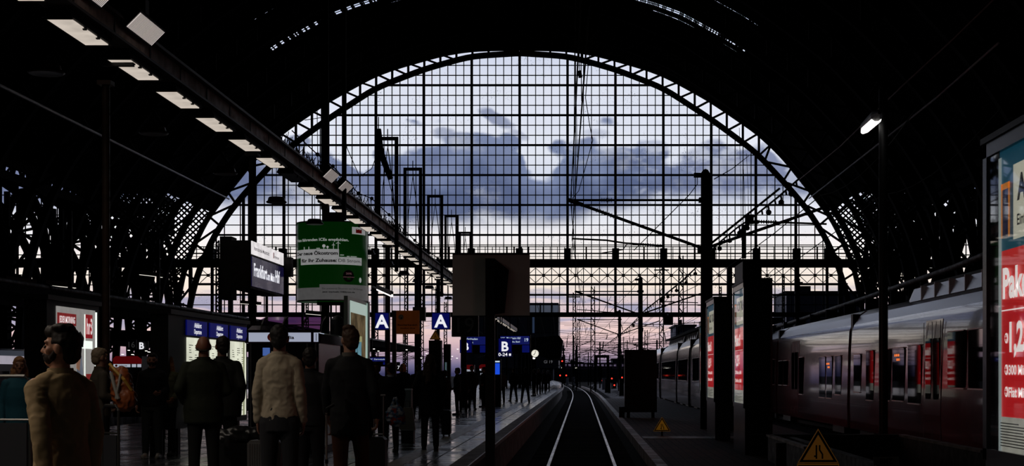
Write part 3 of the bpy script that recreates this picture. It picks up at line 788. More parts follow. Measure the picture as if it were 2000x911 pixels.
# ------------------------------------------------------------------ cables in the hall
b = MB(); b.tube([P(-40, 147, 56), P(0, 167, 58), P(447, 389, 126)], .065, 8); tag(b.build('long_pipe', mat('pale_grey_pipe', (.85, .85, .87), .5)), 'pale straight pipe slanting through the dark upper left towards the arch', 'pipe')
def cable(name, label, pts, r=.03, m=M_CABLE, n=5):
    b = MB(); b.tube(pts, r, n); return tag(b.build(name, m), label, 'cable')
c1 = [P(1580, 388, 120), P(1650, 333, 95), P(1720, 278, 78), P(1830, 190, 66), P(1950, 84, 58)]
cable('feeder_cable', 'lower of the two pale cables rising to the upper right', c1, .045)
c2 = [P(1560, 352, 120), P(1640, 287, 92), P(1688, 240, 80), P(1760, 170, 70), P(1860, 78, 62), P(1960, -20, 56)]
cable('feeder_cable', 'upper of the two pale cables rising to the upper right', c2, .035, mat('rusty_cable', (.4, .22, .18), .6))
t = thing('side_pipe', 'brown horizontal pipe along the left aisle', 'pipe', (-16, 60, 4))
b = MB(); b.tube([(-16, 34, 3.95), (-16, 60, 4.02), (-16, 126, 4.05)], .085, 10); b.build('pipe', M_PIPE, t, smooth=True)
b = MB()
for i in range(18): y = 36+i*5; b.cyl((-16, y, 4), (-16, y+.15, 4), .11, n=10)
for i in range(9): y = 38+i*10; b.box(-16.06, -15.94, y, y+.1, 4.0, 6.5)
b.build('collar', M_IRON2, t)
b = MB(); b.box(-17.6, -14.6, 36, 126, 3.5, 3.72); struct(b.build('beam_left', M_IRON), 'dark canopy beam along the left aisle', 'beam')
t = thing('side_pipe', 'brown pipe sloping along the wall behind the red train', 'pipe', (14, 60, 5))
b = MB(); b.tube([(14, 46, 5.75), (14, 58, 5.4), (14, 75, 5.15), (14, 100, 4.85), (14, 125, 4.6)], .12, 10); b.build('pipe', M_PIPE, t, smooth=True)
b = MB()
for i in range(12): y = 50+i*6; b.box(13.7, 14.3, y, y+.25, 4.4, 4.9+.004*(110-y)); b.box(13.9, 14.1, y, y+.2, 0, 4.5)
b.build('bracket', M_IRON, t)
b = MB(); b.box(13.8, 16.5, 46, 126, 4.15, 4.45); struct(b.build('beam_right', M_IRON), 'dark canopy beam behind the red train', 'beam')
b = MB()
for i in range(14):
    y = 50+i*5.5; b.box(14.6, 16.2, y, y+2.2, 4.45, 4.6+.2*random.random())
tag(b.build('cable_boxes', mat('grey_equipment', (.08, .06, .055), .5, vary=.5)), 'row of grey equipment boxes on the canopy beam behind the train', 'equipment', kind='stuff')
# lit strips glimpsed under the canopies of the next platforms
for i, (px, py, d, w) in enumerate(((273, 535, 60, .55), (470, 592, 80, .8), (598, 612, 70, .7), (10, 548, 46, .5), (88, 555, 50, .6), (265, 600, 58, .5))):
    p = P(px, py, d); t = thing('strip_light', ('small white strip light in the dark left aisle', 'small strip light in front of the end wall columns', 'small strip light under the green drum', 'strip light at the left picture edge above the pipe', 'strip light above the radio poster', 'strip light above the far post in the left aisle')[i], 'lamp', p)
    b = MB(); b.bar(p+Vector((0, 0, .05)), p+Vector((w, 1.2, .02)), .16, .08); b.build('housing', M_BLACK, t)
    b = MB(); b.bar(p, p+Vector((w, 1.2, -.03)), .10, .05); b.build('tube', mat('strip_tube', (.9, .9, .9), .4, emit=.8, ecol=(1, .95, .85)), t)
# tube lamp on arm right of the brown post
p = P(737, 565, 52); q = P(766, 578, 49)
t = thing('tube_lamp', 'bright tube lamp on an arm in front of the brown post', 'lamp', p)
b = MB(); b.bar(p+Vector((0, 0, .07)), q+Vector((0, 0, .07)), .12, .08); b.bar(p, P(728, 560, 57), .05); b.build('housing', M_BLACK, t)
b = MB(); b.bar(p, q, .08, .06); b.build('tube', M_LAMPB, t)

# ------------------------------------------------------------------ signs
M_BLUE = mat('sign_blue_lit', (.004, .004, .06), .45, emit=.24, ecol=(.006, .010, .27))
M_BLUED = mat('sign_blue_dim', (.012, .012, .10), .35, emit=.05, ecol=(.03, .03, .30))
def boxsign(name, label, x0, x1, y0, y1, z0, z1, m=M_BLACK, cat='sign', group=None, hang=None):
    t = thing(name, label, cat, ((x0+x1)/2, (y0+y1)/2, z0), group=group)
    b = MB(); b.box(x0, x1, y0, y1, z0, z1)
    if hang:
        for x in (x0+.12, x1-.12): b.box(x-.02, x+.02, (y0+y1)/2-.02, (y0+y1)/2+.02, z1, hang)
    b.build('housing', m, t); return t
EX, EY, EZ = Vector((1, 0, 0)), Vector((0, 1, 0)), Vector((0, 0, 1))
# station name sign: long plate along the platform, facing the track
t = boxsign('station_name_sign', 'blue station name sign with white strip above, seen at a slant', -7.5, -7.02, 32.6, 36.1, 3.22, 4.24, M_IRON2)
b = MB(); b.box(-7.02, -7.0, 32.62, 36.08, 3.95, 4.23); b.build('upper_panel', mat('white_sign_panel', (.8, .78, .8), .4, emit=.8, ecol=(1, .95, .96), vary=.2, vscale=3), t)
b = MB(); b.box(-7.02, -7.0, 32.62, 36.08, 3.27, 3.90); b.build('name_panel', mat('name_blue', (.035, .03, .16), .25, emit=.05, ecol=(.1, .08, .5), vary=.3, vscale=1.2), t)
text('lettering', 'Internationale Messestadt', (-7.0, 32.8, 4.05), EY, EZ, .085, mat('grey_print', (.25, .22, .25), .5), t, width=1.6)
text('lettering', 'messe', (-7.0, 35.0, 4.04), EY, EZ, .07, mat('grey_print'), t, width=.5)
b = MB(); b.box(-7.0, -6.994, 34.88, 34.94, 4.03, 4.16); b.build('red_mark', mat('red_mark', (.6, .03, .03), .5), t)
text('lettering', 'Frankfurt', (-7.0, 32.80, 3.50), EY, EZ, .27, M_WHITE, t, width=1.38, bold=.025)
text('lettering', 'am Main', (-7.0, 34.22, 3.50), EY, EZ, .175, M_WHITE, t, width=.78, bold=.025)
text('lettering', 'Hbf', (-7.0, 35.08, 3.50), EY, EZ, .27, M_WHITE, t, width=.52, bold=.025)
b = MB(); b.box(-7.75, -7.5, 32.9, 33.4, 3.0, 4.35); b.box(-6.99, -6.83, 36.12, 36.4, 3.7, 4.15); b.build('bracket', M_IRON2, t)

# letter signs
def sectionsign(px0, px1, py0, py1, d, ch, label, grp='blue platform section signs', cap=.72, dep=.25):
    if ch == 'B': cap = .56
    a, c = P(px0, py1, d), P(px1, py0, d)
    t = boxsign('section_sign', label, a.x, c.x, d, d+dep, a.z, c.z, M_BLACK, group=grp)
    w, h = c.x-a.x, c.z-a.z
    b = MB(); b.box(a.x+.02, c.x-.02, d-.015, d, a.z+.02, c.z-.02); b.build('panel', M_BLUE, t)
    if ch: text('lettering', ch, (a.x+w/2, d-.015, a.z+h*(1-cap)/2), EX, EZ, h*cap, M_WHITE, t, align='c', bold=.03)
    return t
sectionsign(732, 760, 611, 645, 52, 'A', 'blue lit sign with white letter A, partly hidden behind the brown post')
sectionsign(843, 879, 611, 644, 50, 'A', 'blue lit sign with white letter A, left of the big grey board')
sectionsign(973, 1000, 661, 693, 62, 'B', 'blue lit sign with white letter B under the grey board')
sectionsign(898, 922, 664, 690, 70, 'B', 'blue letter sign half hidden left of the sign pole')
t = boxsign('section_sign', 'small lit letter B sign in the dark left aisle', P(268, 0, 58).x, P(289, 0, 58).x, 58, 58.1, P(0, 684, 58).z, P(0, 667, 58).z)
p = P(272, 682, 57.9); text('lettering', 'B', p, EX, EZ, .24, M_WHITE, t, bold=.03)
t = boxsign('number_sign', 'dark platform number sign 16 beside the small letter sign', P(248, 0, 58).x, P(266, 0, 58).x, 58, 58.1, 2.35, 2.7); text('lettering', '16', (P(251, 0, 58).x, 58, 2.4), EX, EZ, .22, mat('grey_digit', (.3, .3, .3), .5, emit=.03, ecol=(.6, .6, .6)), t, bold=0)
a = P(882, 658, 40); c = P(934, 613, 40)
t = boxsign('number_sign', 'unlit dark platform number sign 19 below the grey board', a.x, c.x, 40, 40.3, a.z, c.z)
text('lettering', '19', ((a.x+c.x)/2+.02, 40, a.z+.1), EX, EZ, .40, mat('dim_digit', (.08, .075, .08), .5), t, align='c', bold=0)
post(P(906, 0, 64).x, 64, .12, 4.2, 'dark post half hiding the letter sign left of the grey board pole', M_IRON2)
# platform display
def display(px0, px1, py0, py1, d, label, lines):
    a, c = P(px0, py1, d), P(px1, py0, d)
    t = boxsign('train_display', label, a.x-.05, c.x+.05, d, d+.3, a.z-.05, c.z+.05, group='blue train displays', hang=c.z+1.)
    b = MB(); b.box(a.x, c.x, d-.01, d, (a.z+c.z)/2, c.z); b.build('screen', mat('display_blue', (.0, .0, .05), .3, emit=.5, ecol=(.01, .015, .16)), t)
    b = MB(); b.box(a.x+(c.x-a.x)*.75, c.x, d-.01, d, a.z+.02, (a.z+c.z)/2-.03); b.build('screen', mat('display_blue2', (.0, .0, .05), .3, emit=.35, ecol=(.006, .012, .22)), t)
    w, h = c.x-a.x, c.z-a.z
    mt = mat('display_text', (.7, .8, .9), .5, emit=.7, ecol=(.7, .85, 1.))
    for i, (s, fx, fz, cap, fw) in enumerate(lines):
        text('lettering', s, (a.x+w*fx, d-.01, a.z+h*fz), EX, EZ, h*cap, mt, t, width=w*fw if fw else None, bold=.01)
    return t
display(977, 1034, 657, 690, 63, 'blue train display reading 19 beside the letter B sign', [('Mannheim Hbf', .22, .82, .12, .48), ('Karlsruhe, Basel', .22, .62, .10, .45), ('19', .84, .68, .2, .12), ('ICE', .02, .8, .12, .14)])
display(905, 948, 658, 690, 72, 'blue train display left of the grey sign pole', [('Wiesbaden', .05, .8, .12, .6), ('Mainz', .05, .6, .1, .4)])
display(722, 757, 699, 714, 60, 'small blue display behind the travellers under the left letter A', [('17  Darmstadt', .05, .7, .16, .8)])
a, c = P(972, 698, 61), P(1000, 687, 61)
t = boxsign('hours_sign', 'small sign reading 0-24 under the letter B sign', a.x, c.x, 61, 61.1, a.z, c.z, M_BLUED); text('lettering', '0-24', (a.x+.03, 61, a.z+.04), EX, EZ, .13, M_WHITE, t, width=.36); b = MB(); b.box(c.x-.12, c.x-.04, 60.99, 61, a.z+.05, a.z+.14); b.build('pictogram', M_WHITE, t)
a, c = P(799, 0, 62), P(0, 0, 62)
t = boxsign('number_sign', 'small dark number sign 17 beside the blonde woman', P(772, 0, 58).x, P(781, 0, 58).x, 58, 58.08, 1.5, 1.85); text('lettering', '17', (P(773, 0, 58).x, 58, 1.58), EX, EZ, .13, M_WHITE, t, bold=0)
# vertical blue lit column display
a, c = P(966, 732, 66), P(976, 710, 66)
t = boxsign('info_screen', 'upright blue screen between the sign pole and the waiting travellers', a.x-.05, c.x+.05, 66, 66.3, 0, 2.05); b = MB(); b.box(a.x, c.x, 65.985, 66, a.z, c.z); b.build('screen', mat('bright_blue_screen', (0, .02, .2), .3, emit=1., ecol=(.01, .07, .65)), t)
b = MB(); b.box(a.x, c.x, 65.985, 66, c.z+.04, c.z+.1); b.build('header', mat('display_text'), t)
# orange smoking area board
a, c = P(774, 653, 44), P(819, 607, 44)
t = boxsign('smoking_area_sign', 'dull orange board with round emblem on a grey post', a.x, c.x, 44, 44.05, a.z, c.z, mat('orange_board', (.42, .12, .02), .5, emit=.03, ecol=(.7, .16, .02), vary=.3, vscale=2))
b = MB(); cx_ = a.x+.115; b.cyl((cx_+.02, 43.985, c.z-.19), (cx_+.02, 44, c.z-.19), .075, n=20); b.build('emblem', mat('emblem_cream', (.5, .42, .3), .5), t)
b = MB(); b.bar((cx_+.02, 43.98, c.z-.24), (cx_+.045, 43.98, c.z-.2), .03, .01); b.build('emblem_mark', M_BLACK, t)
text('lettering', 'Raucherbereich', (a.x+.04, 44, a.z+.24), EX, EZ, .045, M_BLACK, t, width=.56, bold=.03)
text('lettering', 'Smoking Area', (a.x+.12, 44, a.z+.15), EX, EZ, .04, M_BLACK, t, width=.42, bold=.02)
b = MB(); b.box(a.x-.12, a.x-.005, 43.98, 44.1, 0, c.z+.0); b.build('post', mat('grey_post', (.10, .085, .075), .5), t)
a, c = P(806, 627, 47), P(830, 600, 47)
t = boxsign('wall_box', 'small dark grey control box behind the orange board', a.x, c.x, 47, 47.3, a.z, c.z, mat('grey_box', (.10, .09, .085), .5)); b = MB(); b.box((a.x+c.x)/2-.02, (a.x+c.x)/2+.02, 47.1, 47.2, 0, a.z); b.build('support', M_IRON, t)
# round-mark warning triangles
def triangle_sign(label, px, py_top, py_bot, d, base_z, m, sub=False, name='warning_sign', stripes=True):
    h = (py_bot-py_top)/F*d; x = (px-VX)/F*d; z0 = (VY-py_bot)/F*d+HC; w = h*.60
    t = thing(name, label, 'warning sign', (x, d, base_z))
    def tri(s, zc=0.): 
        cz = z0+h/3; return [(x-w*s, cz-(h/3)*s), (x+w*s, cz-(h/3)*s), (x, cz+(2*h/3)*s)]
    b = MB(); b.prism(tri(1), d, d+.012); b.build('plate', m, t)
    b = MB(); o, i = tri(.93), tri(.74); y = d-.004
    vs = [(p[0], y, p[1]) for p in o]+[(p[0], y, p[1]) for p in i]; b.raw(vs, [(0, 1, 4, 3), (1, 2, 5, 4), (2, 0, 3, 5)]); 
    b.build('border', M_BLACK, t)
    b = MB()
    if stripes:
        zc = z0+h*.12
        b.box(x-h*.075, x-h*.03, d-.006, d-.001, zc, zc+h*.40); b.box(x-h*.12, x-h*.07, d-.006, d-.001, zc+h*.05, zc+h*.1)
        b.box(x+h*.02, x+h*.065, d-.006, d-.001, zc+h*.24, zc+h*.40); b.bar((x+h*.04, d-.003, zc+h*.26), (x+h*.12, d-.003, zc+h*.14), .045*h, .004); b.box(x+h*.10, x+h*.145, d-.006, d-.001, zc, zc+h*.15)
    else:
        b.bar((x-h*.1, d-.003, z0+h*.2), (x+.02*h, d-.003, z0+h*.4), .05*h, .004); b.bar((x+.02*h, d-.003, z0+h*.4), (x+.1*h, d-.003, z0+h*.2), .05*h, .004); b.cyl((x, d-.006, z0+h*.48), (x, d-.001, z0+h*.48), .05*h, n=12)
    b.build('pictogram', M_BLACK, t)
    if sub:
        b = MB(); b.box(x-w*1.02, x+w*1.02, d, d+.012, z0-.28, z0-.01); b.build('lower_plate', m, t)
        b = MB(); b.box(x-w*.97, x+w*.97, d-.004, d, z0-.05, z0-.035); b.box(x-w*.97, x-w*.93, d-.004, d, z0-.27, z0-.04); b.box(x+w*.93, x+w*.97, d-.004, d, z0-.27, z0-.04); b.build('lower_border', M_BLACK, t)
    if z0-.05 > base_z:
        b = MB(); b.box(x-.03, x+.03, d+.012, d+.06, base_z, z0+h*.5); b.build('post', M_IRON2, t)
    return t
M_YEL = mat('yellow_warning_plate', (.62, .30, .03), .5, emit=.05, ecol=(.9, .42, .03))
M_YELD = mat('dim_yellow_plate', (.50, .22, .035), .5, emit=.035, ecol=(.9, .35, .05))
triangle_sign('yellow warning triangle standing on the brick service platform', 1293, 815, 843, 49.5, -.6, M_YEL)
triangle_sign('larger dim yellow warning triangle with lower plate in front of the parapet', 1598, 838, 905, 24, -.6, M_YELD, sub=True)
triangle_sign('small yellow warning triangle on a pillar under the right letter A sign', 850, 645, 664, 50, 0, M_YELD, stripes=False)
a, c = P(838, 0, 50.3), P(862, 0, 50.3)
b = MB(); b.box(a.x, c.x, 50.2, 50.7, 0, 2.5); tag(b.build('black_pillar', M_BLACK), 'black box pillar under the small warning triangle', 'pillar')
a, c = P(866, 0, 54), P(879, 0, 54)
b = MB(); b.box(a.x, c.x, 54, 54.4, 0, 2.45); tag(b.build('black_cabinet', M_BLACK), 'narrow black cabinet right of the black box pillar', 'cabinet')
a, c = P(869, 0, 46), P(872, 0, 46)
b = MB(); b.box(a.x, c.x, 46, 46.1, .2, 1.75); tag(b.build('light_blue_strip', mat('pale_blue_strip', (.25, .4, .45), .4, emit=.10, ecol=(.4, .7, .8))), 'pale blue upright strip right of the long-haired woman', 'strip')

# the big grey board seen from behind, on its pole
d = 18.; a, c = P(882, 616, d), P(1034, 495, d)
t = boxsign('blank_sign', 'large blank grey board on a black pole at the platform end', a.x, c.x, d+.12, d+.16, a.z, c.z, mat('grey_sign_back', (.6, .58, .56), .6, vary=.12, vscale=3))
b = MB(); x0, x1 = P(948, 0, d).x, P(966, 0, d).x; zt = P(0, 505, d).z; b.box(x0, x1, d, d+.12, 0, zt)
b.prism([(x0, zt), (x1, zt), (P(993, 0, d).x, P(0, 527, d).z), (P(985, 0, d).x, a.z+.03), (x0, a.z)], d+.06, d+.121); b.build('pole', M_BLACK, t)
b = MB(); b.box(x0-.06, x1+.06, d-.05, d+.17, 0, .03); b.build('base_plate', M_BLACK, t)
b = MB(); b.box(a.x, c.x, d+.118, d+.125, c.z-.012, c.z); b.build('rim', mat('rim_red', (.10, .03, .03), .5), t)

# ------------------------------------------------------------------ green advertising drum
d0 = 65.; RX = -10.55; RR = 1.475; DZ0, DZ1 = P(0, 588, 63.6).z, P(0, 431, 63.6).z
t = thing('advertising_drum', 'green and white advertising drum on posts above the platform', 'advertising drum', (RX, d0, 0))
DH = DZ1-DZ0
def drum_band(name, z0, z1, a0, a1, m, r=RR, n=48, thick=.0):
    b = MB(); vs = []; fs = []; r2 = r+thick
    for i in range(n+1):
        th = a0+(a1-a0)*i/n; x, y = math.sin(th), -math.cos(th)
        for (rr, z) in ((r-.03, z0), (r2, z0), (r2, z1), (r-.03, z1)): vs.append((RX+x*rr, d0+y*rr, z))
    for i in range(n):
        o = i*4
        for k in range(4): fs.append((o+k, o+(k+1) % 4, o+4+(k+1) % 4, o+4+k))
    fs += [(0, 1, 2, 3), (n*4+3, n*4+2, n*4+1, n*4)]
    b.raw(vs, fs); return b.build(name, m, t, smooth=False)
M_GREEN = mat('green_poster', (.012, .14, .018), .28, emit=.016, ecol=(.03, .6, .05), spec=.5)  # faint glow put into the green in place of light on the drum
M_DW = mat('drum_white', (.32, .32, .32), .35, emit=.26, ecol=(.8, .8, .8), vary=.1)  # white print glows too, standing in for light on the drum
M_DG = mat('drum_green_text', (.002, .04, .004), .5)
b = MB(); b.lathe((RX, d0, DZ0), [(RR-.05, .0), (RR, .02), (RR, DH-.02), (RR-.05, DH)], 64); b.build('body', M_GREEN, t, smooth=False)
M_DW2 = mat('drum_lower_white', (.3, .3, .3), .35, emit=.075, ecol=(.8, .78, .78), vary=.1)  # same stand-in glow, set weaker for the lower white band
drum_band('lower_band', DZ0+.05, DZ0+DH*.165, -math.pi, math.pi, M_DW2, r=RR, n=96, thick=.008)
drum_band('lower_band', DZ0+.05, DZ0+DH*.205, -.2, 1.7, M_DW2, thick=.012)
drum_band('rim', DZ0, DZ0+.05, -math.pi, math.pi, M_STEEL, thick=.03, n=96); drum_band('rim', DZ1-.05, DZ1, -math.pi, math.pi, M_STEEL, thick=.03, n=96)
def ang(px): return math.asin(max(-.99, min(.99, (px-650)/68.)))
def zz(py): return DZ0+DH*(587-py)/(157.)
drum_band('slogan_band', zz(502), zz(486), ang(586), ang(673), M_DW, thick=.014); drum_band('slogan_band', zz(516), zz(501), ang(597), ang(711), M_DW, thick=.016)
drum_band('logo_panel', zz(455), zz(441), ang(696), ang(716), M_DW, thick=.014); drum_band('logo', zz(452.5), zz(443.5), ang(702), ang(711), mat('logo_red', (.4, .01, .015), .4, emit=.05, ecol=(.8, .02, .03)), thick=.018)
def drumtext(s, px0, px1, py, cap_px, m, bold=.02, r=RR+.022):
    cap = cap_px/47.2; w = (ang(px1)-ang(px0))*r
    def wp(X, Y):
        f = X/w; pxx = px0+(px1-px0)*f; th = .4*(ang(px0)+X/r)+.6*ang(pxx); return (RX+math.sin(th)*r, d0-math.cos(th)*r, zz(py)+Y)
    text('lettering', s, (0, 0, 0), EX, EZ, cap, m, t, width=w, bold=bold, warp=wp)
MDWT = mat('drum_white_text', (.5, .5, .5), .5, emit=.28, ecol=(.9, .9, .9))
drumtext('Von fahrenden ICEs empfohlen.', 588, 690, 470, 5.4, MDWT)
drumtext('Der neue Ökostrom', 588, 671, 497, 6.4, M_DG, .035); drumtext('für Ihr Zuhause:', 599.5, 669, 511, 6.4, M_DG, .035); drumtext('DB Strom.', 672, 710, 511, 6.2, mat('dark_print', (.03, .03, .03), .5), 0)
drumtext('Der preiswerte Ökostrom von DB Energie.', 642, 713, 564.5, 3., mat('dark_print'), .0); drumtext('Jetzt wechseln: DBStrom.de', 642, 700, 571, 3., mat('dark_print'), .03)
drumtext('DB', 702.8, 710.2, 445.5, 4.8, M_DW, .04)
drumtext('20%', 685, 695, 535, 3.6, mat('pink_print', (.5, .2, .25), .5, emit=.08, ecol=(.8, .4, .45))); drumtext('günstiger', 680, 700, 541, 2.4, mat('pink_print'))
# round dark badge and little silhouettes
def drum_disc(name, px, py, rp, m, rr=RR+.010, n=24, sy=1.):
    b = MB(); vs = []
    for r_ in (rr, rr+.008):
        for k in range(n):
            q = 2*math.pi*k/n; th = ang(px)+(rp/47.2)*math.cos(q)/RR; vs.append((RX+math.sin(th)*r_, d0-math.cos(th)*r_, zz(py)+(rp/47.2)*math.sin(q)*sy))
    b.raw(vs, [tuple(range(n)), tuple(range(2*n-1, n-1, -1))]+[(k, (k+1) % n, n+(k+1) % n, n+k) for k in range(n)]); return b.build(name, m, t)
drum_disc('badge', 690, 538, 12, mat('badge_black', (.01, .01, .012), .4), rr=RR+.004)
for px, py, rp in ((645, 480, 3.2), (652, 482, 2.2), (585.5, 481, 2.)): drum_disc('tree_symbol', px, py, rp, MDWT)
b = MB()
def dp(px, py, r=RR+.02): th = ang(px); return (RX+math.sin(th)*r, d0-math.cos(th)*r, zz(py))
for px, h in ((663, 9), (671.5, 13), (605, 5), (615, 5), (645, 5), (652, 4)): b.bar(dp(px, 486), dp(px, 486-h), .022)
for px, py, r_ in ((663, 477, 3.4), (671.5, 473, 4.6)):
    for q in (90, 210, 330): b.bar(dp(px, py), dp(px+r_*math.cos(R(q)), py-r_*math.sin(R(q))), .016)
for px, w, h in ((698, 9, 3), (689, 4, 3), (678, 6, 7), (634, 6, 3)): b.bar(dp(px-w/2, 501-h/2 if px > 676 else 486-h/2), dp(px+w/2, 501-h/2 if px > 676 else 486-h/2), .02, h/47.2)
b.build('wind_turbine_symbol', MDWT, t)
drum_disc('plug_symbol', 709, 545, 3.4, MDWT, sy=1.5)
b = MB()
for x in (-.25, .55): b.box(RX+x-.2, RX+x+.1, d0-.2, d0+.2, 0, DZ0+.05)
b.box(RX-.6, RX+.9, d0-.3, d0+.3, DZ0-.12, DZ0+.02); b.build('support_post', M_IRON, t)
b = MB()
for x in (-.3, .35): b.box(RX+x-.12, RX+x+.12, d0-.12, d0+.12, DZ1-.02, DZ1+.9)
b.box(RX-.6, RX+.6, d0-.15, d0+.15, DZ1+.9, DZ1+1.2); b.build('top_mount', M_IRON, t)

# ------------------------------------------------------------------ light boxes, kiosk and information cases on the left platform
# three-panel timetable case, plates facing the track
p0 = Vector((-7.0, 27.1, 0)); dirv = Vector((.01, 1, 0)).normalized()
t = thing('timetable_case', 'wide information case with three lit timetable panels under blue headers', 'information case', (-7.0, 27.1, 0))
def along_box(b, u0, u1, n0, n1, z0, z1):
    nrm = Vector((dirv.y, -dirv.x, 0))
    vs = [p0+dirv*u+nrm*n+EZ*z for z in (z0, z1) for (u, n) in ((u0, n0), (u1, n0), (u1, n1), (u0, n1))]
    b.raw(vs, [(3, 2, 1, 0), (4, 5, 6, 7), (0, 1, 5, 4), (1, 2, 6, 5), (2, 3, 7, 6), (3, 0, 4, 7)])
nrm = Vector((dirv.y, -dirv.x, 0))
b = MB(); along_box(b, -1.05, 4.8, -.3, .0, .45, 2.48); along_box(b, -1.1, 4.85, -.34, .06, 2.42, 2.5)
for u in (-1.1, .0, 4.5): along_box(b, u-.08, u+.08, -.28, -.1, 0, .5)
b.build('frame', mat('case_frame_grey', (.016, .016, .015), .5, spec=.2), t)
M_PAPER = mat('lit_timetable_paper', (.75, .76, .62), .6, emit=.78, ecol=(.95, .97, .78), vary=.25, vscale=2)
ML = mat('print_grey', (.25, .25, .2), .6)
for i, u in enumerate((.1, 1.72, 3.34)):
    b = MB(); along_box(b, u, u+1.3, .0, .02, .56, 2.05); pp = b.build('timetable_sheet', M_PAPER, t)
    b = MB()
    for c_ in range(3):
        for r_ in range(30):
            if (r_*7+c_*3+i) % 5 == 0: continue
            w = .1+.2*((r_*13+c_*5) % 7)/7; along_box(b, u+.1+c_*.4, u+.1+c_*.4+w, .02, .023, .66+r_*.043, .66+r_*.043+.012)
    b.build('printed_lines', ML, pp)
    b = MB(); along_box(b, u+1.02, u+1.12, .02, .03, .56, 2.05); b.build('crease', mat('sheet_edge', (.45, .48, .3), .6, emit=.25, ecol=(.8, .85, .5)), pp)
    b = MB(); along_box(b, u-.05, u+1.35, .0, .025, 2.09, 2.36); h = b.build('header', M_BLUE, t)
    q = p0+dirv*(u+.42)+nrm*.028
    text('lettering', 'Abfahrt', q+EZ*2.235, dirv, EZ, .085, M_WHITE, h, width=.5, bold=.02); text('lettering', 'Departure', q+EZ*2.125, dirv, EZ, .08, M_WHITE, h, width=.5, bold=.02)
lamp = bpy.data.lights.new('case_glow', 'AREA'); 
bpy.data.lights.remove(lamp)
# radio poster light box on the far left
t = thing('poster_light_box', 'lit poster case reading JEDER MORNING in the dark left background', 'poster case', (-9.2, 27.5, 0))
b = MB(); b.box(-9.4, -9.02, 25.9, 28.7, 0, 2.68); b.box(-9.44, -8.96, 25.8, 28.8, 2.66, 2.74); b.build('frame', mat('poster_frame', (.012, .012, .012), .5, spec=.2), t)
b = MB(); b.box(-9.02, -9.0, 26.35, 28.42, .5, 2.57); b.build('backlit_sheet', mat('poster_grey', (.5, .48, .46), .5, emit=.26, ecol=(.9, .86, .82), vary=.25, vscale=1.5), t)
b = MB(); b.box(-9.0, -8.995, 26.36, 27.34, 2.25, 2.46); b.box(-9.0, -8.995, 26.36, 26.75, .6, 2.25); b.box(-9.0, -8.995, 27.9, 28.2, .5, 1.4); b.build('red_panel', mat('poster_red', (.45, .02, .03), .4, emit=.25, ecol=(.65, .04, .04), vary=.3), t)
b = MB(); b.box(-8.999, -8.992, 27.86, 28.24, 2.05, 2.48); b.build('logo_panel', mat('poster_red2', (.5, .01, .02), .4, emit=.30, ecol=(.6, .01, .02)), t)
MPW = mat('poster_white', (.7, .7, .7), .5, emit=.6, ecol=(1, .95, .95))
text('lettering', 'JEDER MORNING', (-8.994, 26.44, 2.295), EY, EZ, .11, MPW, t, width=.82, bold=.03)
text('lettering', 'hr3', (-8.99, 27.89, 2.13), EY, EZ, .28, MPW, t, width=.33, bold=.02)
b = MB(); b.box(-8.999, -8.993, 27.5, 28.24, 1.86, 2.0); b.box(-8.999, -8.991, 27.8, 27.83, .5, 2.48); b.box(-9.01, -8.985, 28.44, 28.48, .5, 2.54); b.build('white_stripe', mat('tube_edge_white', (.8, .85, .8), .4, emit=1., ecol=(.9, 1., .9)), t)
# generic grey-clad figure printed on the poster
b = MB(); b.prism([(27.15, .5), (27.75, .5), (27.72, 1.35), (27.62, 1.72), (27.5, 1.75), (27.4, 1.6), (27.32, 1.1)], -8.998, -8.99, axis='x'); b.build('printed_shirt', mat('print_shirt', (.3, .34, .42), .5, emit=.22, ecol=(.5, .55, .68), vary=.4, vscale=4), t)
b = MB(); b.prism([(27.35, 1.5), (27.5, 1.45), (27.56, 1.7), (27.5, 1.9), (27.4, 1.9), (27.36, 1.7)], -8.997, -8.989, axis='x'); b.prism([(27.95, .5), (28.15, .5), (28.12, 1.0), (28.0, 1.05)], -8.992, -8.986, axis='x'); b.build('printed_skin', mat('print_skin', (.5, .22, .12), .5, emit=.2, ecol=(.8, .4, .25)), t)
b = MB(); b.prism([(27.3, 1.78), (27.42, 1.72), (27.46, 1.9), (27.7, 1.88), (27.74, 2.05), (27.55, 2.16), (27.36, 2.1)], -8.996, -8.987, axis='x'); b.prism([(27.96, 1.0), (28.1, .98), (28.12, 1.2), (28.02, 1.28)], -8.992, -8.985, axis='x'); b.build('printed_hair', mat('print_hair', (.03, .02, .015), .5), t)
# glazed poster column right of the two walkers
t = thing('poster_column', 'narrow lit poster case with pale green frame beside the dark-suited man', 'poster case', (-4.85, 32.5, 0))
b = MB(); b.box(-4.80, -4.72, 31.0, 34.0, 0, 2.98); b.box(-4.82, -4.70, 33.85, 34.1, 0, 3.0); b.build('frame', mat('pale_metal_frame', (.22, .25, .23), .35, .6), t)
b = MB(); b.box(-4.72, -4.705, 31.3, 33.6, .5, 2.9); b.build('backlit_sheet', mat('poster_mint', (.5, .6, .55), .5, emit=.45, ecol=(.72, .9, .82)), t)
b = MB(); b.box(-4.705, -4.70, 31.3, 33.4, .5, 2.66); b.build('poster_picture', mat('poster_bronze', (.2, .15, .06), .5, emit=.16, ecol=(.6, .42, .18), vary=.8, vscale=3), t)
b = MB(); b.box(-4.70, -4.695, 31.75, 32.75, .9, 2.08); b.build('poster_window', mat('poster_cyan', (.15, .4, .5), .5, emit=.4, ecol=(.25, .6, .75), vary=.5, vscale=4), t)
b = MB(); b.prism([(31.3, 2.0), (31.65, 2.12), (31.65, 2.28), (31.3, 2.18)], -4.70, -4.69, axis='x'); b.box(-4.7, -4.69, 31.7, 32.8, 2.08, 2.2); b.build('poster_ornament', mat('poster_gold', (.4, .4, .15), .5, emit=.3, ecol=(.8, .8, .4)), t)
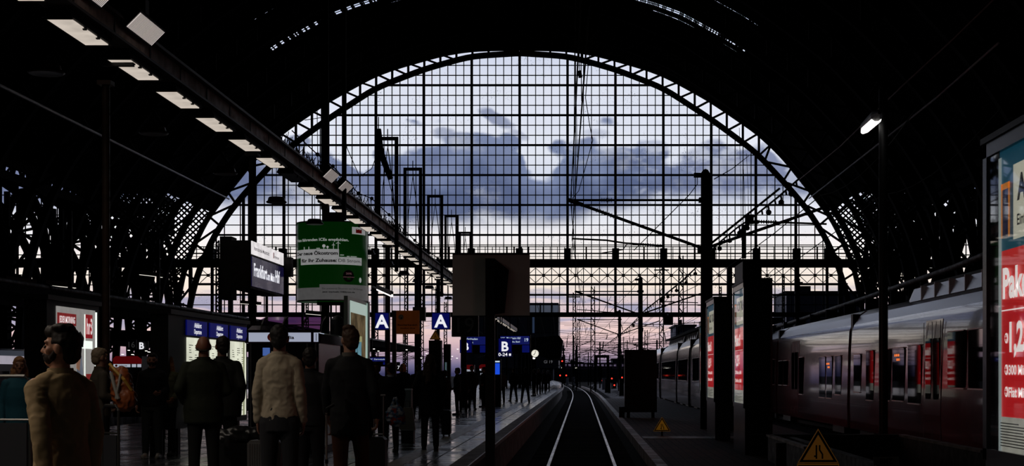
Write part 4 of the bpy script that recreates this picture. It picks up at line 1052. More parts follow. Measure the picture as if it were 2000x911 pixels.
text('lettering', 'REWE', (-4.70, 32.4, 2.42), EY, EZ, .1, mat('poster_gold'), t, width=.6) if False else None
b = MB(); b.box(-4.71, -4.69, 33.62, 33.66, .4, 2.95); b.build('edge_light', mat('mint_edge', (.4, .5, .45), .3, emit=.35, ecol=(.6, .85, .75)), t)
t = thing('rounded_pillar', 'black round-topped pillar left of the narrow lit poster case', 'pillar', (-5.65, 33.5, 0)); b = MB(); b.lathe((-5.5, 34.6, 0), [(.17, 0), (.17, 2.5), (.15, 2.62), (.08, 2.7), (.01, 2.72)], 20); b.build('body', M_BLACK, t)

# kiosk with glossy curved roof and white lit fascia
kx0, kx1, ky = -5.86, -4.62, 27.
t = thing('drinks_kiosk', 'vending kiosk with glossy purple roof and white lit name band', 'kiosk', ((kx0+kx1)/2, ky, 0))
b = MB(); b.box(kx0, kx1, ky, ky+2.4, .08, 1.98); b.build('body', mat('kiosk_dark', (.012, .01, .012), .25, spec=.5), t)
b = MB(); b.prism([(kx0-.05, 1.94), (kx1+.04, 1.94), (kx1+.06, 2.1), (kx1-.05, 2.14), (kx0+.05, 2.14), (kx0, 2.1)], ky-.05, ky+2.5); b.build('roof', mat('kiosk_gloss', (.035, .012, .03), .06, spec=.8, coat=1., bump=.25, bscale=2.), t)
pa = bpy.data.materials.new('purple_acrylic'); pa.use_nodes = True; nt = NT(pa.node_tree); ta_ = nt.add('ShaderNodeBsdfTransparent'); ta_.inputs[0].default_value = (.30, .20, .36, 1); gl_ = nt.add('ShaderNodeBsdfGlossy'); gl_.inputs['Roughness'].default_value = .1; mx_ = nt.add('ShaderNodeMixShader'); mx_.inputs[0].default_value = .08; nt.lk(ta_.outputs[0], mx_.inputs[1]); nt.lk(gl_.outputs[0], mx_.inputs[2]); o_ = nt.add('ShaderNodeOutputMaterial'); nt.lk(mx_.outputs[0], o_.inputs[0])
b = MB(); sec = [(ky-.12, 2.16), (ky-.06, 2.26), (ky+.1, 2.35), (ky+.4, 2.42)]
vs = []
for th_ in (0, .012):
    for y_, z_ in sec: vs += [(kx0+.0+(z_-2.16)*.9, y_, z_-th_), (kx1+.06, y_, z_-th_)]
b.raw(vs, [(0, 1, 3, 2), (2, 3, 5, 4), (4, 5, 7, 6), (8, 10, 11, 9), (10, 12, 13, 11), (12, 14, 15, 13), (0, 8, 9, 1), (6, 7, 15, 14)]); b.build('canopy_glass', pa, t)
b = MB()
for x_ in (kx0+.25, kx0+.62, kx0+.98, kx1+.05):
    for (y_, z_), (y2, z2) in zip(sec, sec[1:]): b.bar((x_, y_, z_), (x_, y2, z2), .025)
b.bar((kx0, ky-.06, 2.26), (kx1+.06, ky-.06, 2.26), .02); b.bar((kx0, ky-.12, 2.15), (kx1+.06, ky-.12, 2.15), .04); b.build('canopy_rib', M_BLACK, t)
mk = mat('kiosk_band', (.4, .45, .6), .4, emit=.50, ecol=(.62, .68, .86))
b = MB(); b.box(kx0+.02, kx0+1.11, ky-.06, ky-.02, 1.965, 2.125); b.box(kx0+1.16, kx1+.0, ky-.06, ky-.02, 1.965, 2.125); b.box(kx1+.0, kx1+.012, ky-.02, ky+.5, 1.965, 2.125); b.build('name_band', mk, t)
b = MB(); b.cyl((kx0+.42, ky-.075, 2.045), (kx0+.42, ky-.06, 2.045), .07, n=20); b.build('logo_disc', mat('brown_disc', (.1, .015, .01), .5, emit=.05, ecol=(.5, .05, .03)), t)
text('lettering', 'vitaminka', (kx0+.5, ky-.062, 2.015), EX, EZ, .05, M_BLACK, t, width=.30, bold=.03) if False else text('lettering', 'media', (kx0+.54, ky-.062, 2.015), EX, EZ, .055, M_BLACK, t, width=.28, bold=.03)
b = MB(); b.box(kx0+1.2, kx0+1.21, ky-.07, ky-.06, 1.98, 2.11); b.build('lettering_bar', M_BLACK, t)
b = MB(); b.box(kx0+.26, kx0+.38, ky-.03, ky-.0, 1.72, 1.86); b.build('screen', mat('kiosk_screen', (.05, .1, .5), .3, emit=.35, ecol=(.15, .3, .9)), t)
b = MB()
for x in (kx1-.05, kx1-.2, kx0+.05): b.box(x-.012, x+.012, ky-.04, ky-.01, .25, 1.94)
b.box(kx1-.28, kx1-.02, ky-.03, ky-.0, .32, .5); b.build('steel_trim', mat('trim_steel', (.5, .48, .5), .3, 1.), t)
b = MB(); b.box(kx0-.08, kx1+.06, ky-.1, ky+2.4, 0, .09); b.build('plinth', M_BLACK, t)

# red snack vending machines far left
def vending(px0, px1, d, ztop, label, m_top, shelves=True):
    a, c = P(px0, 0, d).x, P(px1, 0, d).x
    t = thing('vending_machine', label, 'vending machine', ((a+c)/2, d, 0)); w = c-a
    b = MB(); b.box(a, c, d, d+.8, 0, ztop); b.build('cabinet', M_BLACK, t)
    b = MB(); b.prism([(a, ztop-.25), (c, ztop-.25), (c, ztop-.1), (c-w*.15, ztop), (a+w*.1, ztop), (a, ztop-.08)], d-.03, d); b.build('top_panel', m_top, t)
    b = MB(); b.box(a+w*.02, a+w*.6, d-.03, d, ztop-.36, ztop-.26); b.box(a+w*.66, a+w*.8, d-.03, d, ztop-.36, ztop-.26); b.box(a+w*.85, a+w*.98, d-.03, d, ztop-.36, ztop-.26); nb = b.build('name_band', mat('vend_band', (.5, .5, .55), .4, emit=.42, ecol=(.8, .85, 1.)), t)
    b = MB(); b.cyl((a+w*.12, d-.04, ztop-.31), (a+w*.12, d-.03, ztop-.31), .04, n=14); b.build('logo_disc', mat('brown_disc'), t)
    text('lettering', 'selecta', (a+w*.2, d-.03, ztop-.33), EX, EZ, .035, M_BLACK, t, width=w*.3, bold=.03)
    if shelves:
        for r_ in range(5):
            b = MB()
            for k in range(7):
                if (r_+k*3) % 4 == 1: continue
                x = a+w*.08+k*w*.07; z = ztop-.62-r_*.18; b.lathe((x, d-.03, z), [(.018, 0), (.022, .03), (.022, .09), (.012, .12)], 8)
            b.build('goods_row', mat(f'goods{r_%3}', [(.6, .6, .7), (.5, .3, .2), (.4, .5, .7)][r_ % 3], .4, emit=.5, ecol=[(.8, .85, 1), (.9, .6, .5), (.6, .8, 1)][r_ % 3]), t)
        b = MB(); b.box(a+w*.03, a+w*.62, d-.06, d-.055, .5, ztop-.42); b.build('glass', M_CLEAR, t)
    return t
M_VR = mat('vending_red', (.25, .01, .012), .35, emit=.07, ecol=(.8, .02, .03))
vending(221, 277, 50, 1.98, 'red and black vending machine with white name band behind the orange backpack', M_VR)
vending(40, 76, 44, 1.55, 'red vending machine behind the traveller in teal at the left edge', M_VR)
vending(936, 975, 88, 1.95, 'distant red-topped vending machine left of the upright blue screen', M_VR)
vending(905, 926, 84, 1.9, 'distant red-topped machine left of the sign pole', M_VR)

# train seen at the far left, behind the crowd
t = thing('white_train', 'pale train glimpsed behind the crowd at the left edge', 'train', (-22, 50, -.6))
b = MB(); b.prism([(-23.5, -.4), (-20.6, -.4), (-20.55, 2.0), (-20.7, 2.25), (-21.4, 2.34), (-23.2, 2.34)], 50, 58.6); 
b.build('body', mat('white_train_paint', (.05, .045, .05), .3, spec=.3), t)
b = MB(); b.box(-20.6, -20.54, 50.2, 58.3, 1.75, 2.05); b.build('side_band', mat('pale_side_band', (.6, .55, .6), .4, emit=.40, ecol=(.8, .74, .86), vary=.3, vscale=.6), t)  # pale band along the side with its own emission
b = MB()
for i in range(3): b.box(-20.56, -20.53, 50.5+i*2.8, 52.3+i*2.8, .6, 1.5)
b.build('window', M_DKGLASS, t)

# ------------------------------------------------------------------ tall poster pillars on the service platform
CREAM = mat('poster_cream', (.6, .57, .44), .4, emit=.46, ecol=(.86, .83, .66)); CREAMD = mat('poster_cream_low', (.45, .44, .36), .4, emit=.40, ecol=(.66, .64, .55), vary=.15)
TEAL = mat('poster_teal', (.006, .06, .11), .4, emit=.17, ecol=(.02, .22, .36)); RED = mat('poster_bright_red', (.4, .006, .008), .35, emit=.58, ecol=(.70, .010, .014), vary=.12, vscale=1.5)
REDTXT = mat('poster_red_text', (.8, .7, .68), .4, emit=.85, ecol=(.95, .85, .82)); PRT = mat('poster_black_text', (.02, .02, .025), .4)
def ad_pillar(y0, y1, label, z_top=3.68, dimz=1., extra=True, width=.66, xa=4.0, inset=.14):
    X0, X1 = xa, xa+width
    t = thing('poster_pillar', label, 'poster pillar', ((X0+X1)/2, (y0+y1)/2, -.6), group='tall lit poster pillars on the service platform')
    FR = mat('pillar_frame', (.02, .024, .034), .25, spec=.5)
    b = MB(); b.box(X0+.03, X1-.03, y0, y1, -.6, .55); b.box(X0+.05, X1-.05, y0+.02, y1-.02, .55, z_top)
    for sx in (X0, X1-.08):
        b.box(sx, sx+.08, y0, y0+.14, .55, z_top); b.box(sx, sx+.08, y1-.14, y1, .55, z_top); b.box(sx, sx+.08, y0, y1, z_top-.14, z_top); b.box(sx, sx+.08, y0, y1, .55, .66)
    b.build('frame', FR, t)
    for side, (X, s) in enumerate(((X0+.05, -1), (X1-.05, 1))):
        def bx(b, ya, yb, za, zb, lift=.0):
            x = X+s*(.001+lift); b.box(min(x, x+s*.004), max(x, x+s*.004), ya, yb, za, zb)
        ya, yb = y0+.14, y1-.14-(.32 if inset > .2 else 0); W_ = yb-ya
        # u measured left to right for a viewer in front of this face
        def Y(u): return yb-u*W_ if s < 0 else ya+u*W_
        def fb(b, u0, u1, za, zb, lift=0.): q = sorted((Y(u0), Y(u1))); bx(b, q[0], q[1], za, zb, lift)
        b = MB(); fb(b, 0, 1, 2.56, z_top-.14); b.build('teal_panel', TEAL, t)
        b = MB(); fb(b, 0, 1, .98, 2.58, .004); b.build('red_panel', RED, t)
        b = MB(); fb(b, 0, 1, .66, .99, .008); b.build('fine_print_panel', CREAMD, t)
        b = MB(); fb(b, .20, 1., 2.66, z_top-.32, .006); b.build('cream_panel', CREAM, t)
        b = MB(); fb(b, 0, .04, .66, z_top-.2, .012); b.build('edge_strip', mat('pale_edge', (.5, .55, .55), .4, emit=.3, ecol=(.7, .8, .78)), t)
        rt = -EY if s < 0 else EY
        def tx(sg, u, z, cap, m, w=None, bold=.02): text('lettering', sg, (X+s*.02, Y(u), z), rt, EZ, cap, m, t, width=w, bold=bold)
        zt = z_top-3.68
        tx('ALDI', .27, 3.02+zt, .22, PRT, .8, .05); tx('TALK', .64, 3.02+zt, .22, PRT, .75, .05)
        tx('Einfach günstig.', .27, 2.78+zt, .10, PRT, 1.1, .02)
        tx('Paket S', .07, 2.13, .27, REDTXT, 1.35, .045)
        tx('1,25', .165, 1.62, .26, REDTXT, .66, .045); tx('€', .46, 1.66, .22, REDTXT, None, .03)
        tx('300 Min. oder SMS', .155, 1.395, .088, REDTXT, 1.35, .03); tx('Flat Min. und SMS', .155, 1.185, .088, REDTXT, 1.35, .03)
        b = MB()
        for z in (1.74, 1.44, 1.23):
            y = Y(.11); b.cyl((X+s*.012, y, z), (X+s*.018, y, z), .05, n=16)
        b.build('bullet', REDTXT, t)
        b = MB()
        for z in (1.74, 1.44, 1.23):
            y = Y(.11); q = sorted((X+s*.018, X+s*.022)); b.box(q[0], q[1], y-.03, y+.03, z-.008, z+.008); b.box(q[0], q[1], y-.008, y+.008, z-.03, z+.03)
        b.build('bullet_mark', RED, t)
        b = MB(); fb(b, .03, .8, 2.0, 2.012, .008)
        b.build('thin_line', REDTXT, t)
        b = MB()
        for r_ in range(9): fb(b, .03, .03+(.25+.6*((r_*37) % 10)/10), .925-r_*.027, .934-r_*.027, .014)
        b.build('fine_print', PRT, t)
        if s < 0:   # colourful emblem edge
            b = MB(); fb(b, .04, .06, 2.7, 3.22+zt, .014); fb(b, .04, .16, 3.16+zt, 3.22+zt, .014); fb(b, .14, .16, 2.7, 3.22+zt, .014); b.build('emblem_orange', mat('emblem_orange', (.5, .15, .02), .4, emit=.4, ecol=(.9, .3, .04)), t)
            b = MB(); fb(b, .06, .14, 2.7, 3.16+zt, .014); b.build('emblem_blue', mat('emblem_navy', (.01, .02, .08), .4, emit=.05, ecol=(.05, .1, .4)), t)
        gx = X+s*.028; b = MB(); b.box(min(gx, gx+s*.004), max(gx, gx+s*.004), y0+.13, y1-.13, .64, z_top-.12); b.build('glass', mat_glass('case_glass2', (.97, .98, .98), .03, .02) if 'case_glass2' not in bpy.data.materials else bpy.data.materials['case_glass2'], t)
    b = MB(); b.box(X0-.02, X1+.02, y0-.02, y1+.02, z_top, z_top+.06); b.build('cap', M_BLACK, t)
    return t
ad_pillar(12.3, 15.32, 'nearest tall poster pillar, cut off by the right picture edge', inset=.46)
ad_pillar(37.9, 40.7, 'tall poster pillar second from the right, black end toward the viewer')
ad_pillar(46.4, 49.4, 'tall poster pillar furthest from the right, beside the round mast', width=.52)
ad_pillar(54.5, 57.4, 'tall poster pillar hidden behind the others, mirrored in the train windows', width=.6, xa=4.9)
ad_pillar(58.2, 60.9, 'second hidden poster pillar facing the train, behind the round mast', width=.6, xa=4.9)
ad_pillar(66.5, 69.3, 'third hidden poster pillar facing the train further down', width=.5, xa=5.3)
# bigger black housing behind the middle pillar
a, c = P(1449, 0, 41.2), P(1486, 0, 41.2)
b = MB(); b.box(a.x, c.x, 41.0, 43, -.6, P(0, 512, 41.2).z); b.box(c.x, P(1507, 0, 41.2).x, 41.0, 43.4, -.6, P(0, 544, 41.2).z); tag(b.build('black_housing', M_BLACK), 'tall black stepped housing right behind the middle poster pillar', 'housing')
# dark free-standing box
a, c = P(1220, 0, 70), P(1283, 0, 70)
t = thing('advertising_box', 'large free-standing black box seen from behind on the service platform', 'advertising box', ((a.x+c.x)/2, 70.4, -.6))
b = MB(); b.box(a.x, c.x, 70, 70.7, -.35, P(0, 684, 70).z); b.build('panel', M_BLACK, t)
b = MB(); b.box(a.x+.1, a.x+.25, 70.1, 70.6, -.6, -.3); b.box(c.x-.25, c.x-.1, 70.1, 70.6, -.6, -.3); b.box(a.x-.25, a.x, 70.1, 70.3, -.6, -.1); b.build('foot', M_BLACK, t)
# parapet around the stairwell
t = thing('stair_parapet', 'low U-shaped parapet with pale coping around a stairwell', 'parapet', (5.9, 30, -.6))
b = MB(); b.box(4.72, 4.9, 24.8, 35.6, -.6, -.05); b.box(7.35, 7.5, 24.8, 35.6, -.6, -.05); b.box(4.3, 7.5, 35.45, 35.6, -.6, -.05); b.build('wall', mat('parapet_wall', (.05, .04, .035), .7, vary=.3), t)
b = MB(); b.box(4.28, 4.42, 29.6, 35.65, -.05, .0); b.box(7.32, 7.50, 28.2, 35.65, -.05, .0); b.build('coping', M_CONC2, t)
b = MB(); b.box(4.42, 7.35, 35.5, 35.62, -.05, .0); b.build('rear_coping', mat('parapet_dark_coping', (.07, .06, .055), .6), t)
b = MB(); b.box(4.3, 4.42, 29.6, 35.6, -.6, -.05); b.build('side_panel', mat('parapet_wall'), t)
a, c = P(1706, 910, 23.6), P(1756, 893, 23.6)
t = thing('name_plate', 'small metal plate reading BMZ low at the bottom right', 'plate', ((a.x+c.x)/2, 23.6, -.86)); b = MB(); b.box(a.x, c.x, 23.6, 23.62, a.z, c.z); b.build('plate', mat('plate_metal', (.6, .55, .5), .5), t)
text('lettering', 'BMZ', ((a.x+c.x)/2, 23.6, a.z+.025), EX, EZ, .08, M_BLACK, t, width=.2, align='l') if False else text('lettering', 'BMZ', ((a.x+c.x)/2-.1, 23.6, a.z+.025), EX, EZ, .08, M_BLACK, t, width=.2, bold=.04)
b = MB(); b.box(a.x+.05, c.x-.05, 23.62, 23.75, -.6, c.z-.02); b.build('post', M_BLACK, t)
# low wooden bollard left of triangle
b = MB(); x = P(1526, 0, 27).x; b.box(x-.09, x+.09, 27, 27.2, -.6, P(0, 866, 27).z); tag(b.build('wooden_post', mat('dark_wood', (.06, .035, .022), .7, vary=.4)), 'short dark wooden post left of the large warning triangle', 'post')

# ------------------------------------------------------------------ pole with lamp in front of the red train
t = post(8.25, 42, .125, 9.2, 'tall black pole standing before the red train', M_BLACK, z0=-.6, cap=False, name='tall_pole')
p = P(1684, 262, 44); q = P(1712, 236, 40.6)
t = thing('street_lamp', 'bright white lamp head mounted on the tall black pole', 'lamp', tuple(p))
b = MB(); b.loft([(p+Vector((0, 0, .12)), .05), (p+(q-p)*.2+Vector((0, 0, .14)), .13), (q+Vector((0, 0, .14)), .16), (q+Vector((0, 0, .14))+(q-p)*.2, .05)], 10); b.build('housing', M_BLACK, t)
b = MB(); b.loft([(p+Vector((.02, 0, .06)), .06), (p+(q-p)*.25+Vector((0, 0, .06)), .12), (q+Vector((0, 0, .05)), .13)], 12); b.build('diffuser', mat('white_lamp_glass', (.9, .9, .9), .4, emit=2.2, ecol=(1, .97, .92)), t, smooth=True)

# ------------------------------------------------------------------ the red train at the right
PAINT = mat('glossy_red_paint', (.17, .035, .045), .16, spec=.45, coat=.5, bump=.05, bscale=1.2)
ROOFM = mat('train_roof', (.38, .40, .46), .30, .4, bump=.10, bscale=1.5)
ORNG = mat('orange_led', (.5, .1, .02), .5, emit=.9, ecol=(1., .22, .05))
SILL = mat('window_sill_metal', (.8, .74, .74), .5, .6)
def car(parent, x, y0, y1, wins, doors, led, bright=1., fairing=None, W_=2.9):
    """side plane at x, body from y0 to y1"""
    prof = [(x, -.50), (x-.02, .3), (x, 1.2), (x+.02, 2.2), (x+.06, 2.9), (x+.14, 3.12), (x+.32, 3.42), (x+.62, 3.62), (x+1.1, 3.74), (x+W_/2, 3.78), (x+W_-1.1, 3.74), (x+W_-.32, 3.42), (x+W_-.06, 2.9), (x+W_, 1.2), (x+W_, -.50)]
    b = MB(); n = len(prof)
    for ya, yb in ((y0+.18, y1-.18),):
        b.prism(prof, ya, yb)
    # roof faces take the roof paint
    body = b.build('carriage', [PAINT, ROOFM], parent)
    me = body.data
    for pgn in me.polygons:
        cz = sum(me.vertices[i].co.z for i in pgn.vertices)/len(pgn.vertices)+body['org'][2]
        if cz > 3.02 and len(pgn.vertices) == 4: pgn.material_index = 1
    me.shade_smooth(); me.set_sharp_from_angle(angle=R(24))
    b = MB(); b.box(x+.12, x+W_-.12, y0-.2, y0+.2, -.4, 3.5); b.build('gangway', M_BLACK, body)
    for i, (wy0, wy1, wz0, wz1) in enumerate(wins):
        b = MB(); r = .06
        pts = [(wy0+r, wz0), (wy1-r, wz0), (wy1, wz0+r), (wy1, wz1-r), (wy1-r, wz1), (wy0+r, wz1), (wy0, wz1-r), (wy0, wz0+r)]
        b.prism(pts, x-.018, x+.10, axis='x'); w = b.build('window', M_DKGLASS, body)
        b = MB(); b.box(x-.05, x-.0, wy0+.05, wy1-.05, wz0-.04, wz0-.01); b.box(x-.04, x+.02, wy0+.05, wy1-.05, wz1+.005, wz1+.03); b.build('window_trim', SILL, body)
    for (dy0, dy1) in doors:
        b = MB(); b.prism([(x-.012, -.35), (x-.03, .3), (x-.012, 1.2), (x+.008, 2.2), (x+.045, 2.85), (x+.12, 2.85), (x+.12, -.35)], dy0, dy1); b.build('door', PAINT, body)
        m_ = (dy0+dy1)/2
        b = MB()
        for yy in (dy0, m_, dy1): b.box(x-.020, x-.010, yy-.02, yy+.02, -.35, 2.80)
        b.build('door_seal', M_BLACK, body)
        for ya, yb in ((dy0+.18, m_-.12), (m_+.12, dy1-.18)):
            b = MB(); b.prism([(ya+.05, .72), (yb-.05, .72), (yb, .8), (yb, 2.25), (yb-.05, 2.35), (ya+.05, 2.35), (ya, 2.25), (ya, .8)], x-.024, x+.02, axis='x'); b.build('window', M_DKGLASS, body)
    for (ly, lz) in led:
        b = MB()
        for r_ in range(2):
            for k in range(11):
                if (k*5+r_*3) % 4 == 0 or (r_ and k > 6): continue
                b.box(x-.026, x-.02, ly+k*.07, ly+k*.07+.045, lz-r_*.13, lz-r_*.13+.07)
        b.build('led_sign', ORNG, body)
    if fairing:
        fa, fb = fairing; b = MB()
        sec = [(x+.5, 3.56), (x+.62, 3.95), (x+.95, 4.12), (x+1.9, 4.12), (x+2.3, 3.95), (x+2.45, 3.56)]
        b.prism(sec, fa, fb-1.2)
        o = len(b.v); b.raw([(px_, fb-1.2, pz_) for px_, pz_ in sec]+[(x+.5+(px_-x-.5)*.8+.1, fb, 3.56+(pz_-3.56)*.05) for px_, pz_ in sec], [(i, i+1, i+7, i+6) for i in range(5)]+[tuple(range(6)), tuple(range(11, 5, -1)), (5, 0, 6, 11)])
        b.build('roof_fairing', ROOFM, body)
        b = MB(); yy = fa+.5
        while yy < fb-1.3: b.box(x+.48, x+.64, yy, yy+.05, 3.56, 3.97); yy += 1.7
        b.build('fairing_rib', SILL, body)
    b = MB(); b.box(x+.1, x+W_-.1, y0+1.5, y0+4, -.75, -.42); b.box(x+.1, x+W_-.1, y1-4, y1-1.5, -.75, -.42)
    for yy in (y0+1.9, y0+3.5, y1-3.5, y1-1.9):
        b.cyl((x+.68, yy, -.28), (x+.8, yy, -.28), .40, n=20); b.cyl((x+2.1, yy, -.28), (x+2.22, yy, -.28), .40, n=20)
    b.build('bogie', M_BLACK, body)
    return body
t = thing('red_train', 'long glossy dark red regional train standing at the right', 'train', (10.85, 55, -.67))
WN = lambda y0, y1, z0=1.02, z1=2.42: (y0, y1, z0, z1)
car(t, 9.4, 33.6, 53.9, [(51.7, 53.0, .80, 2.06), (49.4, 50.7, .56, 2.15), (46.7, 48.4, .6, 2.15), (44.7, 46.4, .62, 2.16), (42.5, 44.2, .58, 2.2), (37.6, 39.4, 1.06, 2.46), (35.5, 37.3, 1.06, 2.46), (33.9, 35.3, 1.06, 2.46)], [(40.15, 42.1)], [(45.3, 1.92)], fairing=(34, 47.5))
car(t, 9.4, 54.1, 73.9, [(55.6, 56.9, .66, 2.06), (57.6, 58.9, .5, 2.06), (59.2, 60.7, .5, 2.06), (65.1, 66.3, .55, 2.1), (70, 71.4, .9, 2.0), (71.7, 73.2, .9, 2.0)], [(66.6, 68.8)], [(58.1, 1.75)])
car(t, 9.4, 74.1, 79, [(75, 78, .9, 2.1)], [], [])
t2 = thing('distant_train', 'grey-white train curving away beside the round mast further down the hall', 'train', (7.9, 100, -.67))
PAINT_OLD = PAINT
PAINT = mat('dark_grey_train_paint', (.10, .09, .10), .2, spec=.4, coat=.5); ROOFM = mat('pale_train_roof', (.92, .89, .86), .4, .7)
for i, (y0, y1, dx) in enumerate(((82, 92.4, 6.55), (92.8, 103.6, 6.45), (104, 124, 6.4), (124.4, 150, 6.3))):
    wins = []
    y = y0+1.2
    while y < y1-1.8: wins.append((y, y+.95, 1.0, 2.3)); y += 1.25
    car(t2, dx, y0, y1, wins, [], [], fairing=(y0+.6, y1-.6) if i < 3 else None)
b = MB(); b.box(9.0, 10.5, 80, 126, 4.1, 4.35); b.prism([(6.9, 4.05), (10.5, 4.6), (10.5, 4.8), (6.9, 4.2)], 84, 126); struct(b.build('canopy_slab', M_IRON, org=(0, 0, 0)), 'dark canopy edge above the distant train', 'canopy')

# ------------------------------------------------------------------ catenary masts and overhead wires
def insulator(b, p, q, r=.07, n=6):
    p, q = vec(p), vec(q)
    for i in range(n):
        c = p+(q-p)*((i+.5)/n); dd = (q-p).normalized()*.012; b.cyl(c-dd, c+dd, r, n=10)
    b.cyl(p, q, r*.4, n=8)
def mast(x, d, label, near=True):
    t = thing('catenary_mast', label, 'catenary mast', (x, d, -.6)); s = 1.
    b = MB(); b.lathe((x, d, -.6), [(.19, 0), (.18, 3), (.17, 9.2), (.155, 9.32), (.09, 9.42), (.0, 9.46)], 18); b.build('pole', M_IRON, t)
    b = MB(); H = 7.72
    b.cyl((x, d, H), (-.38, d, H), .042, n=8); b.box(x-.24, x+.24, d-.2, d+.2, H-.08, H+.08); b.build('top_tube', M_IRON, t)
    b = MB(); b.cyl((x-.05, d, 5.95), (-.42, d, H-.02), .055, n=8); b.cyl((-.52, d, H+.02), (.05, d, H-.18), .075, n=8); b.box(x-.28, x+.15, d-.22, d+.22, 5.82, 6.05); b.build('diagonal_tube', M_IRON, t)
    b = MB(); insulator(b, (.62, d, H), (1.12, d, H), .085, 8); a1 = Vector((x-.05, d, 5.95)); a2 = Vector((-.42, d, H-.02)); insulator(b, a2+(a1-a2)*.19, a2+(a1-a2)*.36, .09, 8)
    insulator(b, (2.1, d, 6.10), (2.9, d, 6.06), .07, 9); b.build('insulator', M_IRON2, t)
    b = MB(); b.tube([(-.35, d, 6.32), (.9, d, 6.26), (1.55, d, 6.16), (3.0, d, 6.06)], .035, 6); b.tube([(.65, d, 5.78), (1.5, d, 5.92), (1.65, d, 6.12)], .02, 5); b.build('steady_arm', M_IRON, t)
    # arms for the neighbouring track
    b = MB(); b.cyl((x+.1, d, 6.0), (x+4.6, d, 7.55), .055, n=8); b.cyl((x+.15, d, 6.1), (x+2.7, d, 8.15), .04, n=8); b.cyl((x+1.6, d, 6.95), (x+4.4, d, 6.85), .035, n=8); insulator(b, (x+1.9, d, 6.94), (x+2.6, d, 6.92), .07, 8)
    b.box(x+1.45, x+1.75, d-.06, d+.06, 6.85, 7.2); b.build('right_arm', M_IRON, t)
    b = MB(); b.box(x-.42, x, d-.12, d+.12, 8.55, 8.7); b.tube([(x-.3, d, 8.6), (x-.3, d, 8.3), (x-.6, d, 7.9), (1.9, d+.1, 5.9)], .016, 5); b.build('tie_wire', M_IRON, t)
    return t
mast(4.5, 55.8, 'thick round catenary mast with long bracket arms in the middle of the hall')
mast(4.5, 117.5, 'smaller catenary mast further back under the gallery girder')
m_ = mast(4.4, 178, 'distant catenary mast outside the end window')
t = thing('signal_box', 'small black box hanging from the lintel right of the second mast', 'signal box', (W(1303, 0)[0], WY-1, W(0, 636)[2])); b = MB(); b.box(W(1294, 0)[0], W(1313, 0)[0], WY-1.2, WY-.7, W(0, 636)[2], W(0, 618)[2]); b.build('box', M_BLACK, t)
b = MB(); b.bar((W(1303, 0)[0], WY-1, W(0, 619)[2]), (W(1303, 0)[0], WY-.4, W(0, 612)[2]), .15); b.build('bracket', M_BLACK, t)
# wires of the empty track
def sag(pts, n=6, s=.12):
    out = []
    for p, q in zip(pts, pts[1:]):
        p, q = vec(p), vec(q)
        for i in range(n): k = i/n; v = p+(q-p)*k; v.z -= 4*s*k*(1-k); out.append(v)
    out.append(vec(pts[-1])); return out
cable('contact_wire', 'contact wire above the empty track, running out through the end wall', [(.1, 20, 6.2), (-.35, 55.8, 6.3), (.25, 117.5, 5.7), (-.2, 178, 5.5), (-3, 240, 5.5)], .015, M_IRON)
cable('messenger_wire', 'sagging messenger wire above the empty track', sag([(.12, 14, 7.8), (-.4, 55.8, 7.72), (-.1, 117.5, 7.2), (-.4, 178, 7.), (-3, 240, 7.)], 6, .35), .018, M_IRON)
cable('messenger_wire', 'second thin wire left of the messenger wire', sag([(-.05, 16, 7.1), (-.2, 40, 7.3), (-.3, 55.8, 7.0), (-.55, 80, 6.6)], 5, .1), .012, M_IRON)
cable('messenger_wire', 'thin slack wire looping down beside the messenger wire', [(.28, 36, 9.4), (.16, 38, 9.05), (.1, 40, 8.6), (.22, 42, 8.2), (.32, 44, 8.1), (.1, 48, 7.8), (-.1, 52, 7.6), (-.38, 55.8, 7.72)], .012, M_IRON)
b = MB()
for y, z0, z1, x in ((27, 6.2, 7.6, 0), (34, 6.2, 7.5, -.1), (41, 6.2, 7.5, -.2), (48, 6.2, 7.5, -.3), (62, 6.2, 7.4, -.3), (72, 6.1, 7.1, -.15), (84, 6, 7.0, 0), (96, 5.9, 6.9, .1), (108, 5.8, 7.0, .2), (130, 5.7, 7.1, 0), (150, 5.6, 6.9, -.1)):
    b.cyl((x, y, z0), (x-.02, y, z1), .008, n=4)
tag(b.build('dropper_wires', M_IRON), 'thin droppers joining the wires above the empty track', 'dropper wires', kind='stuff')
b = MB(); insulator(b, P(1131, 138, 42), P(1134, 152, 42), .06, 5); b.tube([P(1131, 100, 36), P(1132, 138, 42)], .012, 5); tag(b.build('hanging_insulator', M_IRON), 'small insulator hanging high on the wires near the arch crown', 'insulator')
for x0, x1, n_ in ((6.6, 8.7, 'crossing left of the red train'), (10.9, 10.9, 'over the red train')):
    cable('messenger_wire', 'catenary wire '+n_, sag([(x1, 40, 8.3), (x1, 55.8, 7.9), (x0, 117.5, 7.2), (x0-.5, 178, 6.9), (x0-3, 240, 6.9)], 6, .5), .02, M_IRON)
